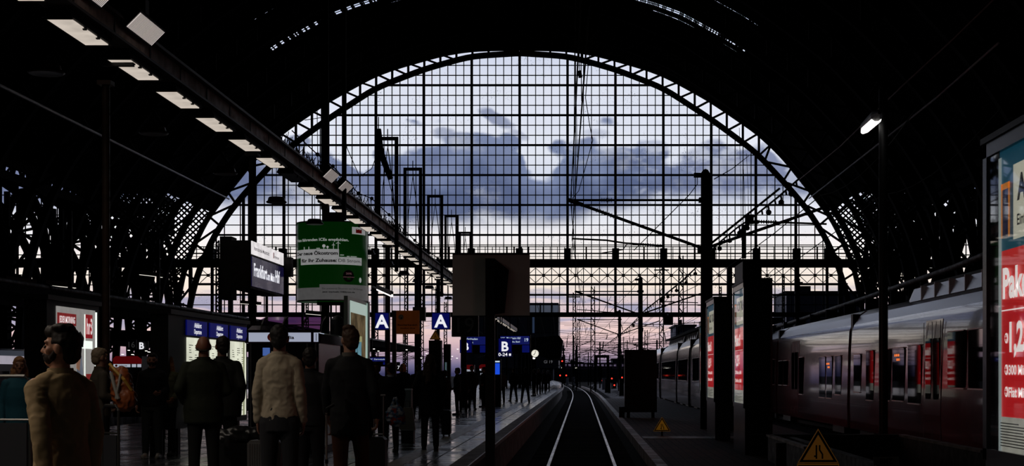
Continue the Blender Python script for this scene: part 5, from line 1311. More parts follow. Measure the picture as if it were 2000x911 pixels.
# chain of clips sweeping from lower centre up to the right
clips = [P(1160, 690, 200), P(1200, 662, 165), P(1228, 640, 140), P(1262, 604, 118), P(1300, 575, 98), P(1335, 548, 84), P(1372, 510, 75), P(1400, 478, 68), P(1440, 445, 62), P(1470, 425, 59), P(1520, 385, 54), P(1560, 350, 51)]
b = MB(); b.tube(clips, .035, 6)
for p, q in zip(clips, clips[1:]):
    n_ = 9 if p.y > 110 else 4
    for i in range(n_):
        c = p+(q-p)*((i+.5)/n_); h = .22 if p.y > 110 else .16; b.bar(c, c+Vector((.03, 0, -h)), .06); 
        if p.y < 110 and i % 2 == 0: b.lathe(c+Vector((.02, 0, -.36)), [(.03, 0), (.1, .04), (.1, .14), (.03, .2)], 10)
tag(b.build('insulator_chain', M_IRON), 'overhead line strung with small clips rising from the centre to the right', 'overhead line')
cable('overhead_strut_wire', 'thin wire from the mast arm to the lower right of the arch', [P(1395, 350, 60), P(1430, 330, 70), P(1462, 305, 90)], .02, M_IRON)
for i, (px, y0, y1) in enumerate(((1447, 250, 470), (1455, 330, 480), (1461, 300, 430))):
    cable('drop_wire', f'thin vertical wire hanging right of the round mast, {ORD[i]} from left', [P(px-3, y0, 70), P(px, (y0+y1)/2, 70), P(px+1, y1, 70)], .012, M_IRON)
b = MB(); b.box(P(1449, 0, 72).x, P(1457, 0, 72).x, 71.9, 72.1, P(0, 505, 72).z, P(0, 440, 72).z); b.prism([(P(1443, 0, 72).x, P(0, 452, 72).z), (P(1462, 0, 72).x, P(0, 432, 72).z), (P(1464, 0, 72).x, P(0, 440, 72).z), (P(1450, 0, 72).x, P(0, 462, 72).z)], 71.9, 72.1); tag(b.build('switch_gear', M_IRON), 'dark wedge-shaped switch gear hanging right of the round mast', 'switch gear')
# string of small bulbs and wires above the lighting beam
pts = [P(570, 255, 52), P(620, 302, 52), P(650, 325, 52), P(700, 378, 56), P(726, 388, 60), P(760, 420, 64), P(810, 470, 70), P(855, 505, 80)]
b = MB(); b.tube(pts, .02, 5)
for p in pts[1:]: b.lathe(p+Vector((0, 0, -.07)), [(.02, 0), (.07, .04), (.07, .11), (.02, .14)], 8)
tag(b.build('bulb_string', M_IRON), 'wire with small round insulators running down above the lighting beam', 'wire')
for i, (q) in enumerate(([(672, 262), (678, 290), (702, 345), (703, 395)], [(703, 345), (726, 330), (744, 280)], [(676, 200), (672, 262)], [(757, 345), (765, 375), (770, 410)], [(585, 270), (585, 335)], [(619, 190), (621, 330)], [(595, 235), (640, 228), (640, 245)], [(820, 405), (822, 475)], [(725, 390), (725, 445)])):
    cable('stay_wire', f'thin stay wire in front of the window left of centre, {ORD[i]}', [P(x, y, 60) for x, y in q], .016, M_IRON)

# ------------------------------------------------------------------ outside the hall
def lattice_mast(px, py_top, py_bot, w_px, d, label, grp='lattice masts of the rail yard', arms=0):
    a, c = P(px-w_px/2, 0, d).x, P(px+w_px/2, 0, d).x; z1 = P(0, py_top, d).z; z0 = -.86; x = (a+c)/2; w = c-a
    t = thing('lattice_mast', label, 'lattice mast', (x, d, z0), group=grp); b = MB(); th = max(.10, w*.16)
    for sx in (-1, 1):
        for sy in (-1, 1): b.bar((x+sx*w/2, d+sy*w/2, z0), (x+sx*w*.36, d+sy*w*.36, z1), th)
    n = max(4, int((z1-z0)/(w*1.1))); 
    for i in range(n):
        za, zb = z0+(z1-z0)*i/n, z0+(z1-z0)*(i+1)/n; s = 1 if i % 2 else -1; k = .5-.14*i/n
        for sy in (-1, 1): b.bar((x-s*w*k, d+sy*w*k, za), (x+s*w*k, d+sy*w*k, zb), th*.7)
    b.build('lattice', M_IRON, t)
    if arms:
        b = MB()
        for i in range(arms): z = z1-.6-i*2.2; b.box(x-w*1.6, x+w*1.6, d-.1, d+.1, z, z+.15)
        b.build('cross_arm', M_IRON, t)
for i, (px, t_, wp, d) in enumerate(((1122, 572, 7, 190), (1130, 628, 6, 230), (1158, 560, 9, 170), (1292, 520, 9, 200), (1330, 500, 11, 210), (1262, 645, 7, 260), (1372, 590, 6, 240), (1407, 560, 5, 180), (1530, 540, 5, 200), (1560, 545, 5, 220),
                                     (425, 470, 7, 200), (672, 600, 6, 260), (735, 560, 7, 210), (793, 500, 6, 190), (824, 575, 7, 230), (853, 560, 6, 250), (870, 590, 6, 230), (790, 615, 6, 280), (600, 520, 5, 220), (1210, 690, 4, 300), (640, 640, 5, 240))):
    lattice_mast(px, t_, 735, wp, d, f'slim lattice mast in the yard, {ORD[i]} noted against the dusk sky', arms=1 if i % 3 == 0 else 0)
rnd = random.Random(11)
def yardmast(x, d, h, grp='thin masts with bracket arms in the yard'):
    t = thing('yard_mast', 'thin dark mast with bracket arms against the dusk sky', 'mast', (x, d, -.86), group=grp)
    b = MB(); b.bar((x, d, -.86), (x, d, h), .2); b.build('pole', M_IRON, t)
    b = MB(); s = rnd.choice((-1, 1)); b.bar((x, d, h*.72), (x+s*3.2, d, h*.9), .10); b.bar((x, d, h*.92), (x+s*3.2, d, h*.9), .08); b.bar((x-1, d, h*.8), (x+1., d, h*.8), .1)
    b.bar((x+s*1.2, d, h*.66), (x+s*3.4, d, h*.68), .08); b.build('bracket_arm', M_IRON, t)
for i in range(46):
    px = rnd.choice((rnd.uniform(1100, 1380), rnd.uniform(1100, 1380), rnd.uniform(600, 900), rnd.uniform(1390, 1560))); d = rnd.uniform(190, 420)
    h = (VY-rnd.uniform(655, 706))/F*d+HC; yardmast((px-VX)/F*d, d, max(h, 4))
b = MB()
for i in range(46):
    d = rnd.uniform(170, 380); py = rnd.uniform(618, 712); xa, xb = rnd.uniform(1040, 1150), rnd.uniform(1250, 1560); dz = rnd.uniform(-10, 10)
    if rnd.random() < .3: xa, xb = rnd.uniform(560, 700), rnd.uniform(800, 900)
    p, q = P(xa, py, d), P(xb, py+dz, d+rnd.uniform(-30, 30)); m_ = (p+q)/2-Vector((0, 0, .5)); b.tube([p, m_, q], rnd.uniform(.02, .035), 4)
for i in range(20):
    xw = rnd.uniform(-14, 16); z = rnd.uniform(5.4, 7.2); b.tube([(xw, 128, z+1), (xw-1, 200, z), (xw-6, 300, z), (xw-18, 420, z)], .02, 4)
for i in range(60):
    d = rnd.uniform(170, 360); px, py = rnd.uniform(1105, 1370), rnd.uniform(628, 700); p = P(px, py, d); b.bar(p, p+Vector((rnd.uniform(-.3, .3), 0, -rnd.uniform(.4, 1.4))), .05 + .08*rnd.random())
tag(b.build('yard_wires', M_IRON, org=(0, 0, 0)), 'tangle of thin overhead wires above the rail yard', 'overhead wires', kind='stuff')
# signal gantry & city
t = thing('signal_gantry', 'low dark signal gantry right of the vanishing track', 'gantry', (3.6, 220, -.86))
b = MB(); a, c = P(1160, 0, 220).x, P(1190, 0, 220).x; z = P(0, 694, 220).z; b.box(a, a+.4, 219.8, 220.2, -.86, z); b.box(c-.4, c, 219.8, 220.2, -.86, z); b.box(a, c, 219.7, 220.3, z-.4, z); b.box(a+.5, c-1, 219.8, 220.2, z-3.2, z-1.6); b.build('frame', M_IRON, t)
CITY = mat('dusk_building', (.035, .04, .085), .7, vary=.4, vscale=.3); CITY2 = mat('dusk_building_dark', (.010, .011, .022), .7)
for i, (x0, x1, y0, d, m, l) in enumerate(((1196, 1262, 703, 520, CITY, 'low blue-grey building behind the signals'), (1100, 1165, 712, 560, CITY2, 'dark low building left of the gantry'), (1256, 1300, 716, 480, CITY2, 'low dark shed behind the free-standing black box'),
                                           (1320, 1358, 638, 330, CITY, 'blue water-tank building beyond the end wall'), (1536, 1680, 573, 300, CITY, 'pale block building seen through the lower right panes'), (600, 720, 716, 500, CITY2, 'low dark building beyond the left platform'), (300, 480, 700, 480, CITY2, 'dark building far behind the timetable case'))):
    a, c = P(x0, 0, d).x, P(x1, 0, d).x; t = thing('distant_building', l, 'building', ((a+c)/2, d, -.86)); z = P(0, y0, d).z
    b = MB(); b.box(a, c, d, d+20, -.86, z); b.build('wall', m, t); b = MB(); b.box(a-.3, c+.3, d-.3, d+20, z, z+.4); b.box(a+(c-a)*.2, a+(c-a)*.35, d+2, d+6, z, z+1.5); b.build('roof', CITY2, t)
    b = MB(); n_ = 8
    for k in range(n_):
        xk = a+(c-a)*(k+.3)/n_; b.box(xk, xk+(c-a)/n_*.4, d-.08, d, z*.55, z*.75)
    b.build('window', mat('dusk_window', (.05, .06, .12), .2), t)
# bridge-like purple train far behind
d = 450; a, c = P(1020, 0, d).x, P(1262, 0, d).x
t = thing('far_carriages', 'row of distant purple-lit carriages at the end of the tracks', 'train', ((a+c)/2, d, -.86))
b = MB(); b.box(a, c, d, d+3, P(0, 722, d).z, P(0, 709, d).z); b.build('body', mat('purple_carriage', (.10, .05, .11), .5), t)
b = MB(); 
for k in range(30): xk = a+(c-a)*k/30; b.box(xk+.2, xk+.9, d-.05, d, P(0, 716, d).z, P(0, 712, d).z)
b.build('window', mat('lilac_window', (.4, .3, .5), .5, emit=.12, ecol=(.7, .55, .9)), t)
b = MB(); b.box(P(1000, 0, 440).x, P(1300, 0, 440).x, 440, 441, -.86, P(0, 722, 440).z); tag(b.build('dark_embankment', CITY2), 'dark low structures under the distant carriages', 'embankment')
# office block left
d = 420; t = thing('office_block', 'dark office block with a pale glazed upper floor beyond the grey board', 'building', (P(990, 0, d).x, d, -.86))
b = MB(); b.box(P(900, 0, d).x, P(1091, 0, d).x, d, d+30, 3, P(0, 592, d).z); b.box(P(915, 0, d).x, P(1080, 0, d).x, d+3, d+25, -.86, 3); b.build('wall', mat('office_blue', (.022, .028, .052), .5), t)
b = MB(); b.box(P(900, 0, d).x, P(1090, 0, d).x, d-.4, d, P(0, 611, d).z, P(0, 596, d).z); b.build('glazed_floor', mat('office_glazing', (.22, .26, .36), .4, emit=.10, ecol=(.5, .58, .8)), t)
b = MB()
for k in range(9): x = P(900+k*22, 0, d).x; b.box(x, x+.4, d-.6, d-.3, 3, P(0, 592, d).z)
b.build('mullion', mat('office_mullion', (.01, .012, .02), .5), t)
b = MB(); b.box(P(1037, 0, d).x, P(1090, 0, d).x, d-.5, d-.3, P(0, 650, d).z, P(0, 613, d).z); b.build('dark_floor', CITY2, t)
b = MB(); b.box(P(1040, 0, d).x, P(1044, 0, d).x, d-.7, d-.5, P(0, 651, d).z, P(0, 619, d).z); b.build('blue_panel', mat('blue_panel', (.08, .14, .3), .4, emit=.05, ecol=(.3, .5, 1)), t)
# platform canopy outside
t = thing('platform_canopy', 'dark butterfly platform canopy beyond the end wall', 'canopy', (-5, 150, 0))
b = MB(); b.prism([(-9.5, 4.6), (-2.2, 5.15), (-1.85, 4.7), (-2.05, 2.9), (-3.0, 2.75), (-5.0, 3.5), (-9.5, 3.8)], 150, 156); b.prism([(-9.5, 4.6), (-2.4, 5.0), (-2.2, 4.6), (-5.0, 4.2), (-9.5, 4.2)], 156, 210); b.build('roof', M_IRON, t)
b = MB()
for y in range(150, 210, 10): b.box(-6.2, -5.9, y, y+.3, 0, 4.2)
b.build('post', M_IRON, t)
for i in range(7):
    L = thing('canopy_lamp', 'tiny bright lamp under the outside platform canopy', 'lamp', (-4.6-.2*i, 150+i*6, 3.5), group='tiny lamps under the outside canopy'); b = MB(); b.box(-4.7-.2*i, -4.45-.2*i, 149.7+i*6, 150.1+i*6, 3.2, 3.36); b.build('tube', M_LAMPB, L)
# red signals and small yard lights
SR = mat('red_signal', (.6, .02, .02), .4, emit=1.6, ecol=(1, .05, .03)); SW = mat('white_signal', (.9, .9, .9), .4, emit=2., ecol=(1, .95, .85))
for i, (px, py, d, m, l) in enumerate(((1098, 706, 160, SR, 'red signal light beside the canopy tip'), (1195, 740, 200, SR, 'red signal low right of the gantry, left of its twin'), (1215, 738, 200, SR, 'red signal low right of the gantry, right of its twin'), (1094, 734, 260, SR, 'tiny red light over the platform end'), (1106, 734, 280, SR, 'tiny red light right of the platform end'),
                                       (1177, 744, 230, SR, 'tiny red light near the white cabinet'), (1200, 753, 210, SR, 'dim red light low above the gravel'), (1164, 703, 220, SW, 'round white lamp on the gantry'), (1125, 719, 300, SW, 'small white yard light above the track'), (1098, 719, 300, SW, 'small white yard light near the canopy'), (1201, 748, 230, SW, 'small white yard light above the gravel'))):
    p = P(px, py, d); t = thing('signal_light', l, 'signal', (p.x, p.y, -.86)); r = 1.2*d/F
    b = MB(); b.cyl(p, p+Vector((0, .1, 0)), r*1.3, n=12); b.build('lens', m, t); b = MB(); b.box(p.x-.25, p.x+.25, d+.1, d+.5, p.z-.5, p.z+.5); b.box(p.x-.06, p.x+.06, d+.15, d+.3, -.86, p.z-.4); b.build('post', M_IRON, t)
for i, (px, py0, py1, w, d, l) in enumerate(((1180, 739, 762, 8, 180, 'white switch cabinet beside the gravel'), (1187, 742, 768, 11, 170, 'dark switch cabinet in front of the white one'), (1108, 738, 752, 5, 250, 'small grey trackside cabinet'), (1120, 737, 753, 6, 260, 'second small grey trackside cabinet'), (1214, 742, 775, 9, 140, 'dark cabinet at the foot of the free-standing box'))):
    p = P(px, py1, d); q = P(px, py0, d); ww = w*d/F/2; t = thing('trackside_cabinet', l, 'cabinet', (p.x, d, p.z))
    b = MB(); b.box(p.x-ww, p.x+ww, d, d+.6, min(p.z, -.4), q.z); b.build('housing', mat('pale_cabinet', (.25, .27, .33), .5) if i in (0, 2, 3) else M_BLACK, t); b = MB(); b.box(p.x-ww*1.1, p.x+ww*1.1, d-.05, d+.65, q.z, q.z+.06); b.build('lid', M_IRON2, t)
# platform clock
p = P(1045, 691, 131); t = thing('platform_clock', 'round lit platform clock hanging under the canopy', 'clock', (p.x, 131, p.z-.4))
b = MB(); b.cyl((p.x, 131, p.z), (p.x, 131.25, p.z), .36, n=28); b.bar((p.x, 131.1, p.z+.3), (p.x, 131.1, p.z+1.6), .07); b.build('case', M_BLACK, t)
b = MB(); b.cyl((p.x, 130.98, p.z), (p.x, 131, p.z), .31, n=28); b.build('face', mat('clock_face', (.9, .9, .8), .5, emit=.85, ecol=(1, .96, .82)), t)
b = MB(); b.bar((p.x, 130.96, p.z), (p.x-.13, 130.96, p.z-.13), .05, .02); b.bar((p.x, 130.95, p.z), (p.x+.05, 130.95, p.z+.24), .04, .02)
for k in range(12): q = 2*math.pi*k/12; b.bar((p.x+.24*math.cos(q), 130.96, p.z+.24*math.sin(q)), (p.x+.29*math.cos(q), 130.96, p.z+.29*math.sin(q)), .03, .01)
b.build('hand', M_BLACK, t)
a, c = P(1061, 712, 125), P(1080, 703, 125)
t = boxsign('number_sign', 'dark distant sign reading 19 right of the platform clock', a.x, c.x, 125, 125.2, a.z, c.z); text('lettering', 'Gl 19', (a.x+.05, 125, a.z+.08), EX, EZ, .24, mat('dim_white_letter', (.5, .5, .5), .5, emit=.12, ecol=(.8, .8, .9)), t, width=.7, bold=0)
# ceiling lights visible down the left aisles
rnd = random.Random(5)
for i in range(26):
    px = rnd.choice((rnd.uniform(722, 765), rnd.uniform(770, 900), rnd.uniform(230, 330))); py = rnd.uniform(680, 704); d = rnd.uniform(70, 118); p = P(px, py, d)
    t = thing('ceiling_spot', 'tiny bright spot light under the distant platform roofs', 'lamp', tuple(p), group='tiny spot lights under distant platform roofs'); b = MB(); w = 1.2*d/F; b.box(p.x-w, p.x+w, d, d+.3, p.z-w*.5, p.z+w*.5); b.build('lens', M_LAMPB, t)
# far platform roofs on the left
b = MB(); b.prism([(-30, 3.2), (-13.5, 3.2), (-13.3, 3.55), (-30, 3.9)], 84, 126)
struct(b.build('canopy_slab', M_IRON, org=(0, 0, 0)), 'dark low platform roof in the left distance', 'canopy')
for (x0, x1, z, ya, yb) in ((-13.3, -13.15, 3.55, 70, 126),):
    b = MB(); b.box(x0, x1, ya, yb, z, z+.05); tag(b.build('roof_edge', mat('pale_roof_edge', (.5, .45, .42), .5)), 'pale lit edge of the low platform roof in the left distance', 'roof edge')
# unseen fill lamps added behind the camera to light the grey board
for i, x in enumerate((-9, 0, 9)):
    t = thing('fill_lamp', f'unseen fill lamp added behind the viewer, {ORD[i]}', 'lamp', (x, -9, 6.5), group='fill lamps added behind the viewer')
    b = MB(); b.box(x-1, x+1, -9.3, -8.7, 6.5, 6.62); b.build('housing', M_BLACK, t); b = MB(); b.box(x-.95, x+.95, -9.25, -8.75, 6.48, 6.5); b.build('diffuser', M_LAMP, t)
    lamp_light(x, -9, 6.45, 42, size=2.9, name='fill_light', col=(1., .96, .92))

# ------------------------------------------------------------------ people
def ell(c, r, n=14, m=20, rot=None):
    vs = []; fs = []
    for i in range(1, n):
        t = math.pi*i/n
        for k in range(m):
            p = 2*math.pi*k/m; vs.append(Vector((r[0]*math.sin(t)*math.cos(p), r[1]*math.sin(t)*math.sin(p), r[2]*math.cos(t))))
    vs.append(Vector((0, 0, r[2]))); vs.append(Vector((0, 0, -r[2]))); T, B = len(vs)-2, len(vs)-1
    for i in range(n-2):
        for k in range(m):
            k2 = (k+1) % m; fs.append((i*m+k, i*m+k2, (i+1)*m+k2, (i+1)*m+k))
    for k in range(m):
        k2 = (k+1) % m; fs.append((T, k2, k)); fs.append((B, (n-2)*m+k, (n-2)*m+k2))
    if rot is not None: vs = [rot @ v for v in vs]
    return [tuple(v+Vector(c)) for v in vs], fs
def cap(p, r0, q, r1, m=14):
    """tapered limb with round ends"""
    p, q = Vector(p), Vector(q); d = q-p; L = d.length
    if L < 1e-5: return ell(p, (r0,)*3)
    d /= L; u = Vector((1, 0, 0)) if abs(d.x) < .9 else Vector((0, 1, 0)); a = d.cross(u).normalized(); b = d.cross(a)
    rings = []
    for t in (-90, -60, -30, 0): rings.append((p+d*(r0*math.sin(R(t))), max(r0*math.cos(R(t)), 1e-4)))
    for t in (0, 30, 60, 90): rings.append((q+d*(r1*math.sin(R(t))), max(r1*math.cos(R(t)), 1e-4)))
    vs = []; fs = []
    for c, r in rings:
        for k in range(m): h = 2*math.pi*k/m; vs.append(tuple(c+a*(r*math.cos(h))+b*(r*math.sin(h))))
    for i in range(len(rings)-1):
        for k in range(m): k2 = (k+1) % m; fs.append((i*m+k, i*m+k2, (i+1)*m+k2, (i+1)*m+k))
    fs.append(tuple(range(m-1, -1, -1))); o = (len(rings)-1)*m; fs.append(tuple(range(o, o+m)))
    return vs, fs
def loftE(secs, m=24):
    """secs: (z, rx, ry, cx, cy)"""
    vs = []; fs = []
    for z, rx, ry, cx, cy in secs:
        for k in range(m): h = 2*math.pi*k/m; vs.append((cx+rx*math.cos(h), cy+ry*math.sin(h), z))
    for i in range(len(secs)-1):
        for k in range(m): k2 = (k+1) % m; fs.append((i*m+k, i*m+k2, (i+1)*m+k2, (i+1)*m+k))
    fs.append(tuple(range(m-1, -1, -1))); o = (len(secs)-1)*m; fs.append(tuple(range(o, o+m)))
    return vs, fs
def rotz(prims, a, piv=(0, 0), tilt=0.):
    out = []; M = Matrix.Rotation(a, 3, 'Z') @ Matrix.Rotation(tilt, 3, 'X')
    c = Vector((piv[0], piv[1], 1.52))
    for vs, fs in prims: out.append(([tuple(M @ (Vector(v)-c)+c) for v in vs], fs))
    return out

ARMS = {'down': ((.222, -.02, 1.15), (.235, .05, .90)), 'loose': ((.238, -.05, 1.16), (.252, .03, .92)), 'pocket': ((.255, -.08, 1.17), (.19, .10, 1.02)),
        'hold': ((.24, -.02, 1.15), (.19, .23, 1.10)), 'back': ((.225, -.14, 1.17), (.24, -.20, .93)), 'fwd': ((.225, .10, 1.17), (.23, .22, .95)), 'read': ((.22, .05, 1.17), (.10, .28, 1.25)), 'bag': ((.23, -.03, 1.15), (.235, .06, .89))}
LEGS = {'stand': (((-.10, .01, .50), (-.11, -.01, .09)), ((.10, .01, .50), (.11, -.01, .09))),
        'walk': (((-.10, .14, .52), (-.10, .24, .11)), ((.10, -.02, .50), (.10, -.26, .16))),
        'step': (((-.09, .05, .50), (-.09, .05, .09)), ((.11, .10, .52), (.12, -.04, .13))),
        'wide': (((-.14, .01, .50), (-.19, 0, .09)), ((.14, .01, .50), (.19, -.01, .09)))}
def hand(w, e, s, k=1.):
    """wrist w, elbow e, side s: palm, thumb and four curled fingers"""
    w, e = Vector(w), Vector(e); d = (w-e).normalized(); f = Vector((0, 1, 0)); f = (f-d*f.dot(d)).normalized(); t = d.cross(f)*(-s)
    if t.x*s > 0: t = -t
    out = [cap(w, .027, w+d*.035, .027)]
    for j in range(4):
        o = (j-1.5)*.021*k
        out.append(cap(w+d*.02+f*o*.8, .016, w+d*.085+f*o, .0125))
        L = (.036, .042, .040, .030)[3-j]
        a = w+d*.085+f*o*1.12; b_ = a+d*L*k+t*.012; c = b_+d*L*.45+t*.028; g = c+t*.018-d*.006
        out += [cap(a, .0105, b_, .0098), cap(b_, .0098, c, .009), cap(c, .009, g, .0082)]
    a = w+d*.025+f*.03; b_ = a+d*.028+f*.022+t*.012; c = b_+d*.03+f*.004+t*.016
    out += [cap(a, .015, b_, .012), cap(b_, .012, c, .0095)]
    return out
SKIN = {}
def skinm(c=(.26, .13, .09)): return mat('skin_%02d%02d' % (int(c[0]*100), int(c[1]*100)), c, .5, spec=.4)
def person(label, X, Y, H, yaw=0., head=0., arms=('down', 'down'), legs='stand', coat=(.02, .02, .022), pants=(.012, .012, .014), hair=(.015, .01, .008), style='short', hem=.86, vox=.011,
           bulk=1., stoop=0., skin=(.26, .13, .09), folds=.0, shoe=(.01, .01, .01), tilt=0., collar=None, beard=False, z=0., crough=.8, group=None, skirt=False, pants2=None):
    s = H/1.76
    t = thing('person', label, 'person', (X, Y, z), rz=R(yaw), group=group); t['org'] = (0., 0., 0.)
    t.scale = (s, s, s)
    A = []
    for i, (sx, nm) in enumerate(((-1, arms[0]), (1, arms[1]))):
        e, w = ARMS[nm]; kb = max(.84, min(1.06, bulk)); A.append(((sx*.165*kb, 0, 1.42), (sx*e[0]*kb, e[1], e[2]), (sx*w[0]*kb, w[1], w[2])))
    Lg = LEGS[legs]
    sh = stoop
    def st(p): return (p[0], p[1]+sh*max(0, p[2]-1.0)*.9, p[2]-abs(sh)*max(0, p[2]-1.)*.25)
    # --- body
    B = [loftE([(.86, .13, .09, 0, 0), (.95, .155, .105, 0, 0), (1.08, .135, .095, 0, 0), (1.2, .15, .105, 0, 0), (1.34, .16*min(1, bulk), .11, 0, 0), (1.44, .12, .075, 0, 0)]),
         cap((-.15*min(1, bulk), 0, 1.41), .055, (.15*min(1, bulk), 0, 1.41), .055), cap((0, -.015, 1.40), .062, (0, .0, 1.57), .056)]
    for (S0, E, W_), sx in zip(A, (-1, 1)):
        B += [cap(S0, .055, E, .040), cap(E, .040, W_, .027)]; B += hand(W_, E, sx)
    for sx, (K, An) in zip((-1, 1), Lg):
        B += [cap((sx*.09, 0, .90), .085, K, .055), cap(K, .055, An, .035), cap((An[0], An[1]-.03, An[2]-.04), .035, (An[0], An[1]+.14, An[2]-.05), .03)]
    Hd = [ell((0, -.012, 1.665), (.074, .094, .098)), ell((0, .028, 1.60), (.052, .062, .062)), cap((0, .06, 1.555), .022, (0, .072, 1.562), .018),
          cap((0, .079, 1.662), .009, (0, .102, 1.622), .013), cap((-.012, .09, 1.617), .009, (.012, .09, 1.617), .009),
          cap((-.045, .072, 1.678), .010, (.045, .072, 1.678), .010), cap((-.022, .082, 1.587), .008, (.022, .082, 1.587), .008),
          cap((-.04, .05, 1.63), .026, (.04, .05, 1.63), .026), ell((-.077, -.008, 1.64), (.012, .024, .034)), ell((.077, -.008, 1.64), (.012, .024, .034))]
    B += rotz(Hd, R(head), tilt=tilt)
    B = [([st(v) for v in vs], fs) for vs, fs in B]
    linkmesh('body', join_prims(B, min(vox, .009) if vox < .02 else vox, 2), skinm(skin), t)
    # --- coat
    k = bulk
    top = [(hem, .175*k, .125*k, 0, 0), (hem+.02, .18*k, .13*k, 0, 0)]
    if hem < .7: top += [(.78, .185*k, .135*k, 0, 0)]
    top += [(.96, .185*k, .13*k, 0, 0), (1.10, .17*k, .118*k, 0, 0), (1.24, .19*k, .13*k, 0, 0), (1.36, .186*k, .128*k, 0, -.005), (1.43, .152*k, .10*k, 0, -.008), (1.485, .085, .078, 0, -.01), (1.50, .07, .07, 0, -.005)]
    Cc = [loftE(top), cap((-.148*min(k, 1.08), -.005, 1.408), .066, (.148*min(k, 1.08), -.005, 1.408), .066), cap((-.13, -.005, 1.43), .05, (-.05, -.01, 1.475), .045), cap((.13, -.005, 1.43), .05, (.05, -.01, 1.475), .045)]
    for (S0, E, W_), sx in zip(A, (-1, 1)):
        e, w = Vector(E), Vector(W_); we = e+(w-e)*.97
        ks = max(.95, min(1.08, k)); Cc += [cap((S0[0], S0[1], S0[2]-.01), .066*ks, E, .055*ks), cap(E, .055*ks, we, .043*ks)]
    Cc = [([st(v) for v in vs], fs) for vs, fs in Cc]
    me = join_prims(Cc, vox, 4)
    if folds:
        for v in me.vertices:
            c = v.co; n_ = v.normal
            q = Vector((c.x*7, c.y*7, c.z*5)); f = noise.noise(q*1.6)*.6+noise.noise(Vector((c.x*16+c.z*12, c.y*14, c.z*20-c.x*10)))*.5
            f = 1-abs(f)*2.2
            v.co = c+n_*(f*folds)
        me.update()
    jk = linkmesh('jacket', me, mat('cloth_%s' % '_'.join('%03d' % int(x*1000) for x in coat), coat, crough, spec=.25, bump=.25, bscale=60), t)
    # collar
    cc = collar or tuple(x*1.05 for x in coat)
    b = MB(); vs = []; fs = []; m_ = 22
    for (z, rx, ry, cy) in ((1.465, .082, .080, -.008), (1.53, .073, .073, -.004), (1.53, .063, .063, -.004), (1.465, .068, .066, -.008)):
        for q in range(m_): h = 2*math.pi*q/m_; vs.append(st((rx*math.cos(h), cy+ry*math.sin(h), z-.018*max(0, math.sin(h)))))
    for i in range(4):
        for q in range(m_): fs.append((i*m_+q, i*m_+(q+1) % m_, ((i+1) % 4)*m_+(q+1) % m_, ((i+1) % 4)*m_+q))
    b.raw(vs, fs); b.build('collar', mat('cloth_%s' % '_'.join('%03d' % int(x*1000) for x in cc), cc, crough, spec=.25), jk, org=(0, 0, 0), smooth=True)
    # --- trousers or skirt
    T = [loftE([(.80, .165, .12, 0, 0), (.9, .17, .12, 0, 0), (1.0, .155, .11, 0, 0), (1.05, .14, .10, 0, 0)])]
    if skirt: T.append(loftE([(.48, .22, .17, 0, 0), (.7, .20, .15, 0, 0), (.9, .175, .13, 0, 0), (.95, .16, .12, 0, 0)]))
    for sx, (K, An) in zip((-1, 1), Lg):
        T += [cap((sx*.088, 0, .88), .098, K, .070), cap(K, .070, (An[0], An[1], An[2]+.0), .056)]
    linkmesh('trousers', join_prims(T, vox*1.1, 3), mat('trouser_%s' % '_'.join('%03d' % int(x*1000) for x in pants), pants, .85, spec=.2), t)
    for sx, (K, An) in zip((-1, 1), Lg):
        q = [cap((An[0], An[1]-.035, An[2]-.045), .044, (An[0]+sx*.01, An[1]+.16, An[2]-.055), .036), cap((An[0], An[1]-.02, An[2]-.01), .047, (An[0], An[1]+.03, An[2]-.03), .045), loftE([(An[2]-.092, .045, .13, An[0], An[1]+.055), (An[2]-.07, .047, .135, An[0], An[1]+.055)])]
        linkmesh('shoe', join_prims(q, .010, 2), mat('shoe_%s' % '_'.join('%03d' % int(x*1000) for x in shoe), shoe, .45), t)
    # --- hair
    Hh = []
    if style == 'bald': Hh = [cap((-.07, -.04, 1.62), .014, (-.03, -.095, 1.60), .014), cap((.07, -.04, 1.62), .014, (.03, -.095, 1.60), .014), cap((-.03, -.095, 1.60), .014, (.03, -.095, 1.60), .014)]
    else:
        Hh = [ell((0, -.028, 1.682), (.083, .096, .096)), ell((0, .02, 1.725), (.062, .066, .042)), ell((0, -.06, 1.62), (.068, .058, .07))]
        if style == 'quiff': Hh += [ell((0, .045, 1.745), (.05, .05, .034)), ell((-.02, -.02, 1.765), (.06, .07, .03))]
        if style == 'long': Hh += [ell((0, -.05, 1.60), (.098, .075, .13)), cap((-.065, -.05, 1.58), .05, (-.10, -.10, 1.34), .035), cap((.065, -.05, 1.58), .05, (.11, -.09, 1.32), .03), cap((0, -.08, 1.56), .065, (0, -.135, 1.30), .05), cap((-.04, -.08, 1.5), .05, (-.05, -.14, 1.24), .025)]
        if style == 'bob': Hh += [ell((0, -.03, 1.63), (.094, .08, .10)), cap((-.075, -.01, 1.62), .03, (-.075, .0, 1.53), .028), cap((.075, -.01, 1.62), .03, (.075, .0, 1.53), .028)]
        if style == 'hood': Hh += [ell((0, -.05, 1.56), (.11, .09, .09)), ell((0, -.02, 1.66), (.10, .10, .12))]
    Hh = rotz(Hh, R(head), tilt=tilt); Hh = [([st(v) for v in vs], fs) for vs, fs in Hh]
    me = join_prims(Hh, .009 if style != 'bald' else .006, 2)
    if style != 'bald':
        for v in me.vertices: v.co += v.normal*(noise.noise(v.co*38)*.007)
    linkmesh('hair', me, mat('hair_%s' % '_'.join('%03d' % int(x*1000) for x in hair), hair, .6, spec=.3, bump=.5, bscale=120), t)
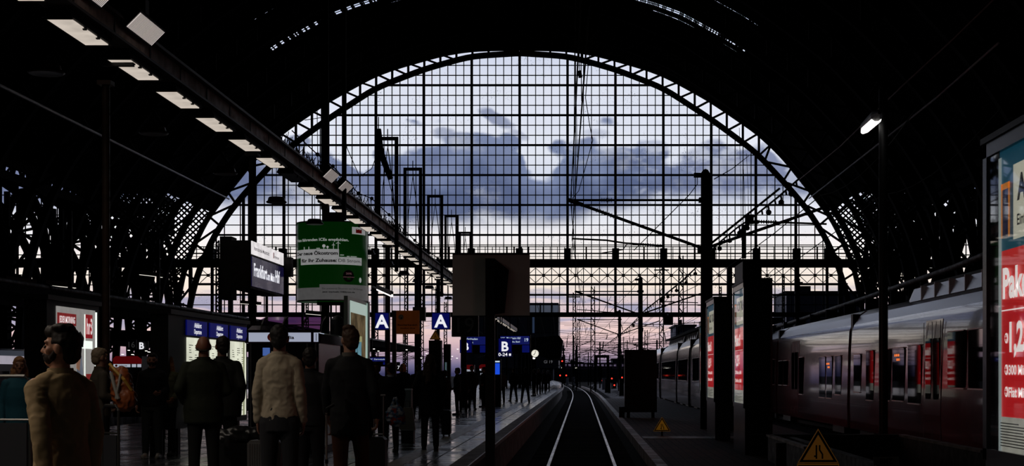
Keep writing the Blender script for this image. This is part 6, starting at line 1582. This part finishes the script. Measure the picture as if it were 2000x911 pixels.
    if beard:
        Bb = [ell((0, .034, 1.587), (.055, .061, .048)), cap((-.025, .088, 1.601), .009, (.025, .088, 1.601), .009), cap((-.066, .0, 1.64), .012, (-.058, .03, 1.59), .018), cap((.066, .0, 1.64), .012, (.058, .03, 1.59), .018)]
        Bb = rotz(Bb, R(head), tilt=tilt); Bb = [([st(v) for v in vs], fs) for vs, fs in Bb]
        linkmesh('beard', join_prims(Bb, .006, 2), mat('beard_hair', (.03, .017, .012), .9, bump=.5, bscale=150), t)
    # eyes
    E_ = [ell((-.031, .078, 1.648), (.012, .010, .009)), ell((.031, .078, 1.648), (.012, .010, .009))]
    E_ = rotz(E_, R(head), tilt=tilt); b = MB()
    for vs, fs in E_: b.raw([st(v) for v in vs], fs)
    b.build('eyes', mat('eye_dark', (.03, .02, .015), .2), t, org=(0, 0, 0), smooth=True)
    return t
def at(px, d): return (px-VX)/F*d
BLK = (.006, .006, .008)
KH = (.46, .32, .17)
p1 = person('bearded man in a khaki jacket seen from behind, face turned left, large at the left', at(121, 8.3), 8.3, 1.655, yaw=48, head=44, arms=('back', 'down'), coat=KH, pants=(.02, .02, .025), hair=(.02, .012, .008), style='quiff', beard=True, vox=.008, folds=.009, bulk=.9, stoop=.05, skin=(.62, .30, .19), legs='walk', hem=.80, tilt=R(3))
p3 = person('man in a beige denim jacket standing with his back to us', at(546, 14.8), 14.8, 1.86, yaw=0, head=2, arms=('down', 'down'), coat=(.40, .33, .24), pants=(.02, .02, .024), hair=(.012, .010, .009), vox=.009, folds=.009, bulk=.86, hem=.84, legs='stand')
p4 = person('dark-suited man with tousled hair walking away with a stick, left of the narrow lit poster', at(683, 15.5), 15.5, 1.86, yaw=4, head=26, arms=('fwd', 'loose'), coat=(.008, .008, .010), pants=(.06, .02, .01), hair=(.06, .03, .018), style='quiff', vox=.010, folds=.003, bulk=1.0, hem=.74, legs='step', skin=(.35, .18, .12), collar=(.10, .09, .08))
person('balding man in a dark olive coat reading the timetables', at(398, 18), 18, 1.85, yaw=18, head=-6, arms=('pocket', 'hold'), coat=(.013, .016, .008), pants=(.01, .01, .01), hair=(.03, .02, .012), style='bald', vox=.011, bulk=1.2, hem=.78, skin=(.30, .12, .07), stoop=.06, folds=.003)
person('broad man in a black jacket facing the timetables beside the balding man', at(434, 19.6), 19.6, 1.87, yaw=-8, head=38, arms=('read', 'pocket'), coat=(.012, .013, .011), pants=BLK, style='short', vox=.012, bulk=1.3, hem=.8, skin=(.22, .10, .06))
person('man in black standing close behind the beige-jacketed man, on his right', at(606, 17), 17, 1.68, yaw=-20, head=20, arms=('down', 'down'), coat=BLK, pants=BLK, vox=.012, bulk=1.05, skin=(.2, .08, .05))
person('woman in black with long loose hair standing on the tactile strip', at(840, 28.2), 28.2, 1.75, yaw=3, head=-4, arms=('pocket', 'pocket'), coat=(.012, .012, .014), pants=(.014, .014, .018), hair=(.10, .065, .05), style='long', vox=.012, bulk=1.12, hem=.66, legs='stand')
person('person with a pale reflective collar carrying a plastic bag', at(763, 27.5), 27.5, 1.60, yaw=25, head=20, arms=('fwd', 'bag'), coat=(.02, .02, .024), pants=BLK, hair=(.03, .012, .008), vox=.012, bulk=1.25, hem=.6, collar=(.55, .6, .7), skin=(.30, .14, .09), stoop=.05)
person('dark figure left of the person with the pale collar', at(735, 29), 29, 1.62, yaw=160, head=0, coat=(.012, .014, .012), pants=BLK, vox=.014, bulk=1.1, hair=(.03, .02, .015))
person('blonde woman in a dark coat facing us in the middle distance', at(787, 44.8), 44.8, 1.69, yaw=165, head=22, coat=(.02, .022, .022), pants=BLK, hair=(.75, .38, .13), style='bob', vox=.016, skin=(.75, .30, .14), bulk=1.05)
person('man with glasses and short beard facing us in the dark left group', at(297, 25.4), 25.4, 1.74, yaw=182, head=8, arms=('hold', 'down'), coat=BLK, pants=(.03, .035, .035), hair=(.012, .01, .008), style='short', beard=True, vox=.012, skin=(.42, .18, .12), shoe=(.35, .33, .3))
person('woman with long auburn hair and patterned scarf beside the bearded man with glasses', at(326, 26.2), 26.2, 1.70, yaw=165, head=-30, arms=('pocket', 'down'), coat=(.10, .10, .055), pants=(.04, .04, .035), hair=(.30, .13, .05), style='long', vox=.012, skin=(.5, .22, .1), folds=.012, bulk=1.1)
person('grey-haired person with an orange backpack behind the brown post', at(196, 19.4), 19.4, 1.72, yaw=-60, head=10, coat=(.05, .04, .03), pants=BLK, hair=(.20, .15, .10), vox=.012, skin=(.3, .15, .1), arms=('pocket', 'hold'))
person('sandy-haired person in a teal jacket at the left edge', at(38, 18.5), 18.5, 1.60, yaw=-150, head=-10, coat=(.006, .055, .08), pants=BLK, hair=(.22, .10, .04), style='long', vox=.012, skin=(.16, .07, .04), hem=.7)
for px, d, H, yaw, lab, kw in ((905, 56, 1.66, 20, 'traveller in black standing left of the sign pole', {}), (922, 60, 1.72, 200, 'traveller facing us beside the sign pole', {}), (893, 52, 1.6, 90, 'short traveller far left of the sign pole', {}),
                           (980, 72, 1.62, 10, 'traveller with pale grey rucksack top right of the sign pole', dict(coat=(.10, .10, .10), stoop=.12)), (1026, 74, 1.70, 0, 'traveller in black standing alone on the tactile strip', {}), (1003, 78, 1.7, 30, 'traveller in black left of the lone figure on the strip', {}),
                           (1043, 96, 1.7, 60, 'distant traveller under the platform clock', {}), (1052, 104, 1.75, 200, 'distant traveller right of the clock', {}), (1062, 112, 1.7, 0, 'distant traveller near the platform edge', {}), (1070, 122, 1.68, 0, 'furthest traveller by the platform edge', {}),
                           (868, 44, 1.5, 45, 'seated-height traveller with pram right of the long-haired woman', {}), (945, 64, 1.68, 120, 'traveller in black just left of the sign pole foot', {}), (815, 50, 1.66, 10, 'dark figure between the blonde woman and the long-haired woman', {}), (722, 40, 1.7, 0, 'dark figure under the small blue display', {})):
    X = at(px, d)
    k = dict(coat=BLK, pants=BLK, vox=.02, bulk=1.12, arms=('pocket', 'down'), legs='wide' if 'lone' in lab else 'stand'); k.update(kw)
    person(lab, X, d, H, yaw=yaw, **k)

# ------------------------------------------------------------------ luggage and small things
def suitcase(label, px0, px1, d, h, m, ribs=False, handle=0., rz=0., dep=.24):
    a, c = at(px0, d), at(px1, d); w = c-a
    t = thing('suitcase', label, 'suitcase', ((a+c)/2, d+dep/2, 0), rz=rz); t['org'] = (0., 0., 0.); w /= 2
    b = MB(); r = .035
    pts = [(-w+r, .05), (w-r, .05), (w, .05+r), (w, h-r), (w-r, h), (-w+r, h), (-w, h-r), (-w, .05+r)]
    b.prism(pts, -dep/2, dep/2); b.build('shell', m, t, org=(0, 0, 0))
    if ribs:
        b = MB(); n = 11
        for i in range(n): x = -w+.03+(2*w-.06)*i/(n-1); b.cyl((x, -dep/2, .09), (x, -dep/2, h-.04), .009, n=8)
        b.cyl((-w, 0, h-.02), (-w, 0, .07), .012, n=8); b.cyl((w, 0, h-.02), (w, 0, .07), .012, n=8)
        b.build('rib', mat('suitcase_rib', (.42, .40, .39), .28, .9), t, org=(0, 0, 0), smooth=True)
    b = MB()
    for sx in (-1, 1):
        for sy in (-1, 1): b.cyl((sx*(w-.04)-.012, sy*(dep/2-.04), .028), (sx*(w-.04)+.012, sy*(dep/2-.04), .028), .028, n=14)
    b.build('wheel', M_BLACK, t, org=(0, 0, 0))
    b = MB(); b.tube([(-.07, 0, h), (-.06, 0, h+.03), (.06, 0, h+.03), (.07, 0, h)], .012)
    if handle: b.cyl((-.06, dep*.3, h-.02), (-.06, dep*.3, h+handle), .008, n=8); b.cyl((.06, dep*.3, h-.02), (.06, dep*.3, h+handle), .008, n=8); b.cyl((-.08, dep*.3, h+handle), (.08, dep*.3, h+handle), .014, n=8)
    b.build('handle', M_STEEL if handle else M_BLACK, t, org=(0, 0, 0)); return t
suitcase('silver ribbed suitcase standing left of the beige-jacketed man', 484, 542, 17.2, .655, mat('suitcase_grey', (.16, .15, .15), .35, .6), ribs=True, rz=R(-6))
suitcase('black upright suitcase with raised handle right of the dark-suited man', 720, 752, 19.2, .61, M_BLACK, handle=.52)
suitcase('black suitcase beside the long-haired woman, on her right', 862, 880, 34, .6, M_BLACK, handle=.0)
t = thing('holdall', 'dark soft holdall lying on top of the silver suitcase area', 'bag', (at(470, 19), 19, 0)); 
me = join_prims([cap((-.28, 0, .62), .10, (.22, 0, .64), .11), ell((0, 0, .68), (.22, .1, .08)), ell((-.2, 0, .58), (.14, .12, .1))], .014, 4)
for v in me.vertices: v.co += v.normal*noise.noise(v.co*14)*.02
linkmesh('bag', me, mat('black_nylon', (.02, .02, .022), .3, spec=.5), t)
b = MB(); b.box(-.3, .25, -.12, .12, .05, .55); b.build('lower_case', M_BLACK, t, org=(0, 0, 0))
# walking stick
xs = at(638, 14.9); t = thing('walking_stick', 'thin pale walking stick held by the dark-suited man', 'stick', (xs, 14.9, 0))
b = MB(); b.cyl((xs, 14.9, 0), (xs-.01, 14.95, 1.02), .011, n=8); b.build('shaft', mat('stick_metal', (.4, .33, .30), .35, .8), t); b = MB(); b.tube([(xs-.01, 14.95, 1.0), (xs-.012, 14.96, 1.06), (xs+.06, 14.98, 1.10)], .014, 8); b.cyl((xs-.001, 14.9, .53), (xs-.001, 14.9, .57), .017, n=8); b.build('grip', M_BLACK, t)
# plastic bag
t = thing('plastic_bag', 'crumpled white, blue and red plastic bag in a hand', 'bag', (at(772, 27.2), 27.2, .45))
me = join_prims([ell((0, 0, .22), (.17, .07, .17)), ell((.03, 0, .12), (.15, .07, .1)), cap((-.06, 0, .35), .03, (-.02, 0, .52), .015), cap((.06, 0, .35), .03, (.02, 0, .52), .015)], .010, 2)
for v in me.vertices: v.co += v.normal*(1-abs(noise.noise(v.co*11))*3)*.02
pb = bpy.data.materials.new('printed_plastic'); pb.use_nodes = True; nt = NT(pb.node_tree); pp = nt.add('ShaderNodeBsdfPrincipled'); oo = nt.add('ShaderNodeOutputMaterial'); nt.lk(pp.outputs[0], oo.inputs[0])
tcn = nt.add('ShaderNodeTexCoord'); nn = nt.add('ShaderNodeTexNoise'); nn.inputs['Scale'].default_value = 9; nt.lk(tcn.outputs['Object'], nn.inputs['Vector'])
nt.lk(nt.mix(nt.mapr(nn.outputs['Fac'], .5, .56), nt.mix(nt.mapr(nn.outputs['Fac'], .40, .46), (.45, .06, .04), (.10, .22, .40)), (.55, .6, .68)), pp.inputs['Base Color']); pp.inputs['Roughness'].default_value = .25; pp.inputs['Emission Strength'].default_value = 0
linkmesh('bag', me, pb, t)
# backpack
t = thing('backpack', 'orange backpack with grey strap worn behind the brown post', 'backpack', (at(238, 18.6), 18.6, 1.0))
me = join_prims([ell((0, 0, .22), (.13, .12, .27)), ell((.05, 0, .1), (.13, .12, .16)), cap((-.12, .0, .46), .03, (.02, 0, .40), .05)], .011, 3)
for v in me.vertices: v.co += v.normal*(1-abs(noise.noise(v.co*13))*3)*.012
linkmesh('pack', me, mat('orange_nylon', (.30, .07, .015), .45), t)
b = MB(); b.tube([(-.10, -.11, .42), (-.05, -.135, .25), (.0, -.14, .1)], .022, 6); b.tube([(.02, -.12, .40), (.0, -.145, .25), (-.03, -.14, .1)], .016, 6); b.build('strap', mat('grey_strap', (.35, .33, .3), .5), t, org=(0, 0, 0))
b = MB(); b.tube([(-.13, -.06, .52), (-.05, -.10, .44), (.06, -.11, .33), (.13, -.05, .2)], .02, 6); b.build('piping', mat('yellow_webbing', (.6, .32, .05), .5), t, org=(0, 0, 0))
# luggage trolleys
def trolley(label, px, d, h, w=.5, rz=0.):
    t = thing('luggage_trolley', label, 'luggage trolley', (at(px, d), d, 0), rz=rz); t['org'] = (0., 0., 0.)
    b = MB(); b.tube([(-w/2, 0, .12), (-w/2, 0, h-.05), (-w/2+.05, 0, h), (w/2-.05, 0, h), (w/2, 0, h-.05), (w/2, 0, .12)], .016, 8); b.tube([(-w/2, 0, h*.72), (w/2, 0, h*.72)], .012, 6); b.tube([(-w/2, 0, .14), (-w*.35, .75, .12), (w*.35, .75, .12), (w/2, 0, .14)], .016, 8); b.build('frame', mat('trolley_steel', (.12, .115, .11), .4, .9), t, org=(0, 0, 0))
    b = MB(); b.box(-w/2+.03, w/2-.03, -.01, .02, h*.30, h*.70); b.build('panel', mat('trolley_panel', (.03, .03, .035), .3), t, org=(0, 0, 0))
    b = MB()
    for x, y in ((-w/2, .0), (w/2, .0), (0, .7)): b.cyl((x-.02, y, .06), (x+.02, y, .06), .06, n=14)
    b.build('wheel', M_BLACK, t, org=(0, 0, 0)); return t
trolley('luggage trolley frame at the left edge in front of the teal jacket', 14, 13.6, 1.38, .42, R(-4))
trolley('luggage trolley right of the man in khaki, partly behind the brown post', 216, 16.5, 1.06, .30, R(-40))
# waste bin & pale box near the long-haired woman
a, c = at(783, 33), at(803, 33)
t = thing('waste_bin', 'grey box-shaped bin left of the long-haired woman', 'bin', ((a+c)/2, 33.1, 0)); b = MB(); b.box(a, c, 33, 33.3, .05, 1.05); b.box(a+.03, c-.03, 33.05, 33.25, 0, .05); b.build('body', mat('bin_grey', (.09, .08, .075), .5), t); b = MB(); b.box(a-.01, c+.01, 32.98, 33.32, 1.05, 1.08); b.build('lid', mat('bin_lid', (.3, .28, .27), .4), t)
t = thing('shopping_bag', 'pale tall shopping bag standing behind the plastic bag', 'bag', (at(795, 31), 31, 0)); b = MB(); x = at(795, 31); b.prism([(x-.14, .28), (x+.16, .26), (x+.11, .72), (x-.10, .72)], 31, 31.12); b.build('bag', mat('pale_bag', (.12, .11, .095), .6), t); b = MB(); b.tube([(x-.05, 31.06, .72), (x-.04, 31.06, .85), (x+.04, 31.06, .85), (x+.05, 31.06, .72)], .008, 5); b.build('handle', M_BLACK, t); b = MB(); b.box(x-.12, x+.13, 31.0, 31.3, 0, .26); b.build('carton', M_BLACK, t)
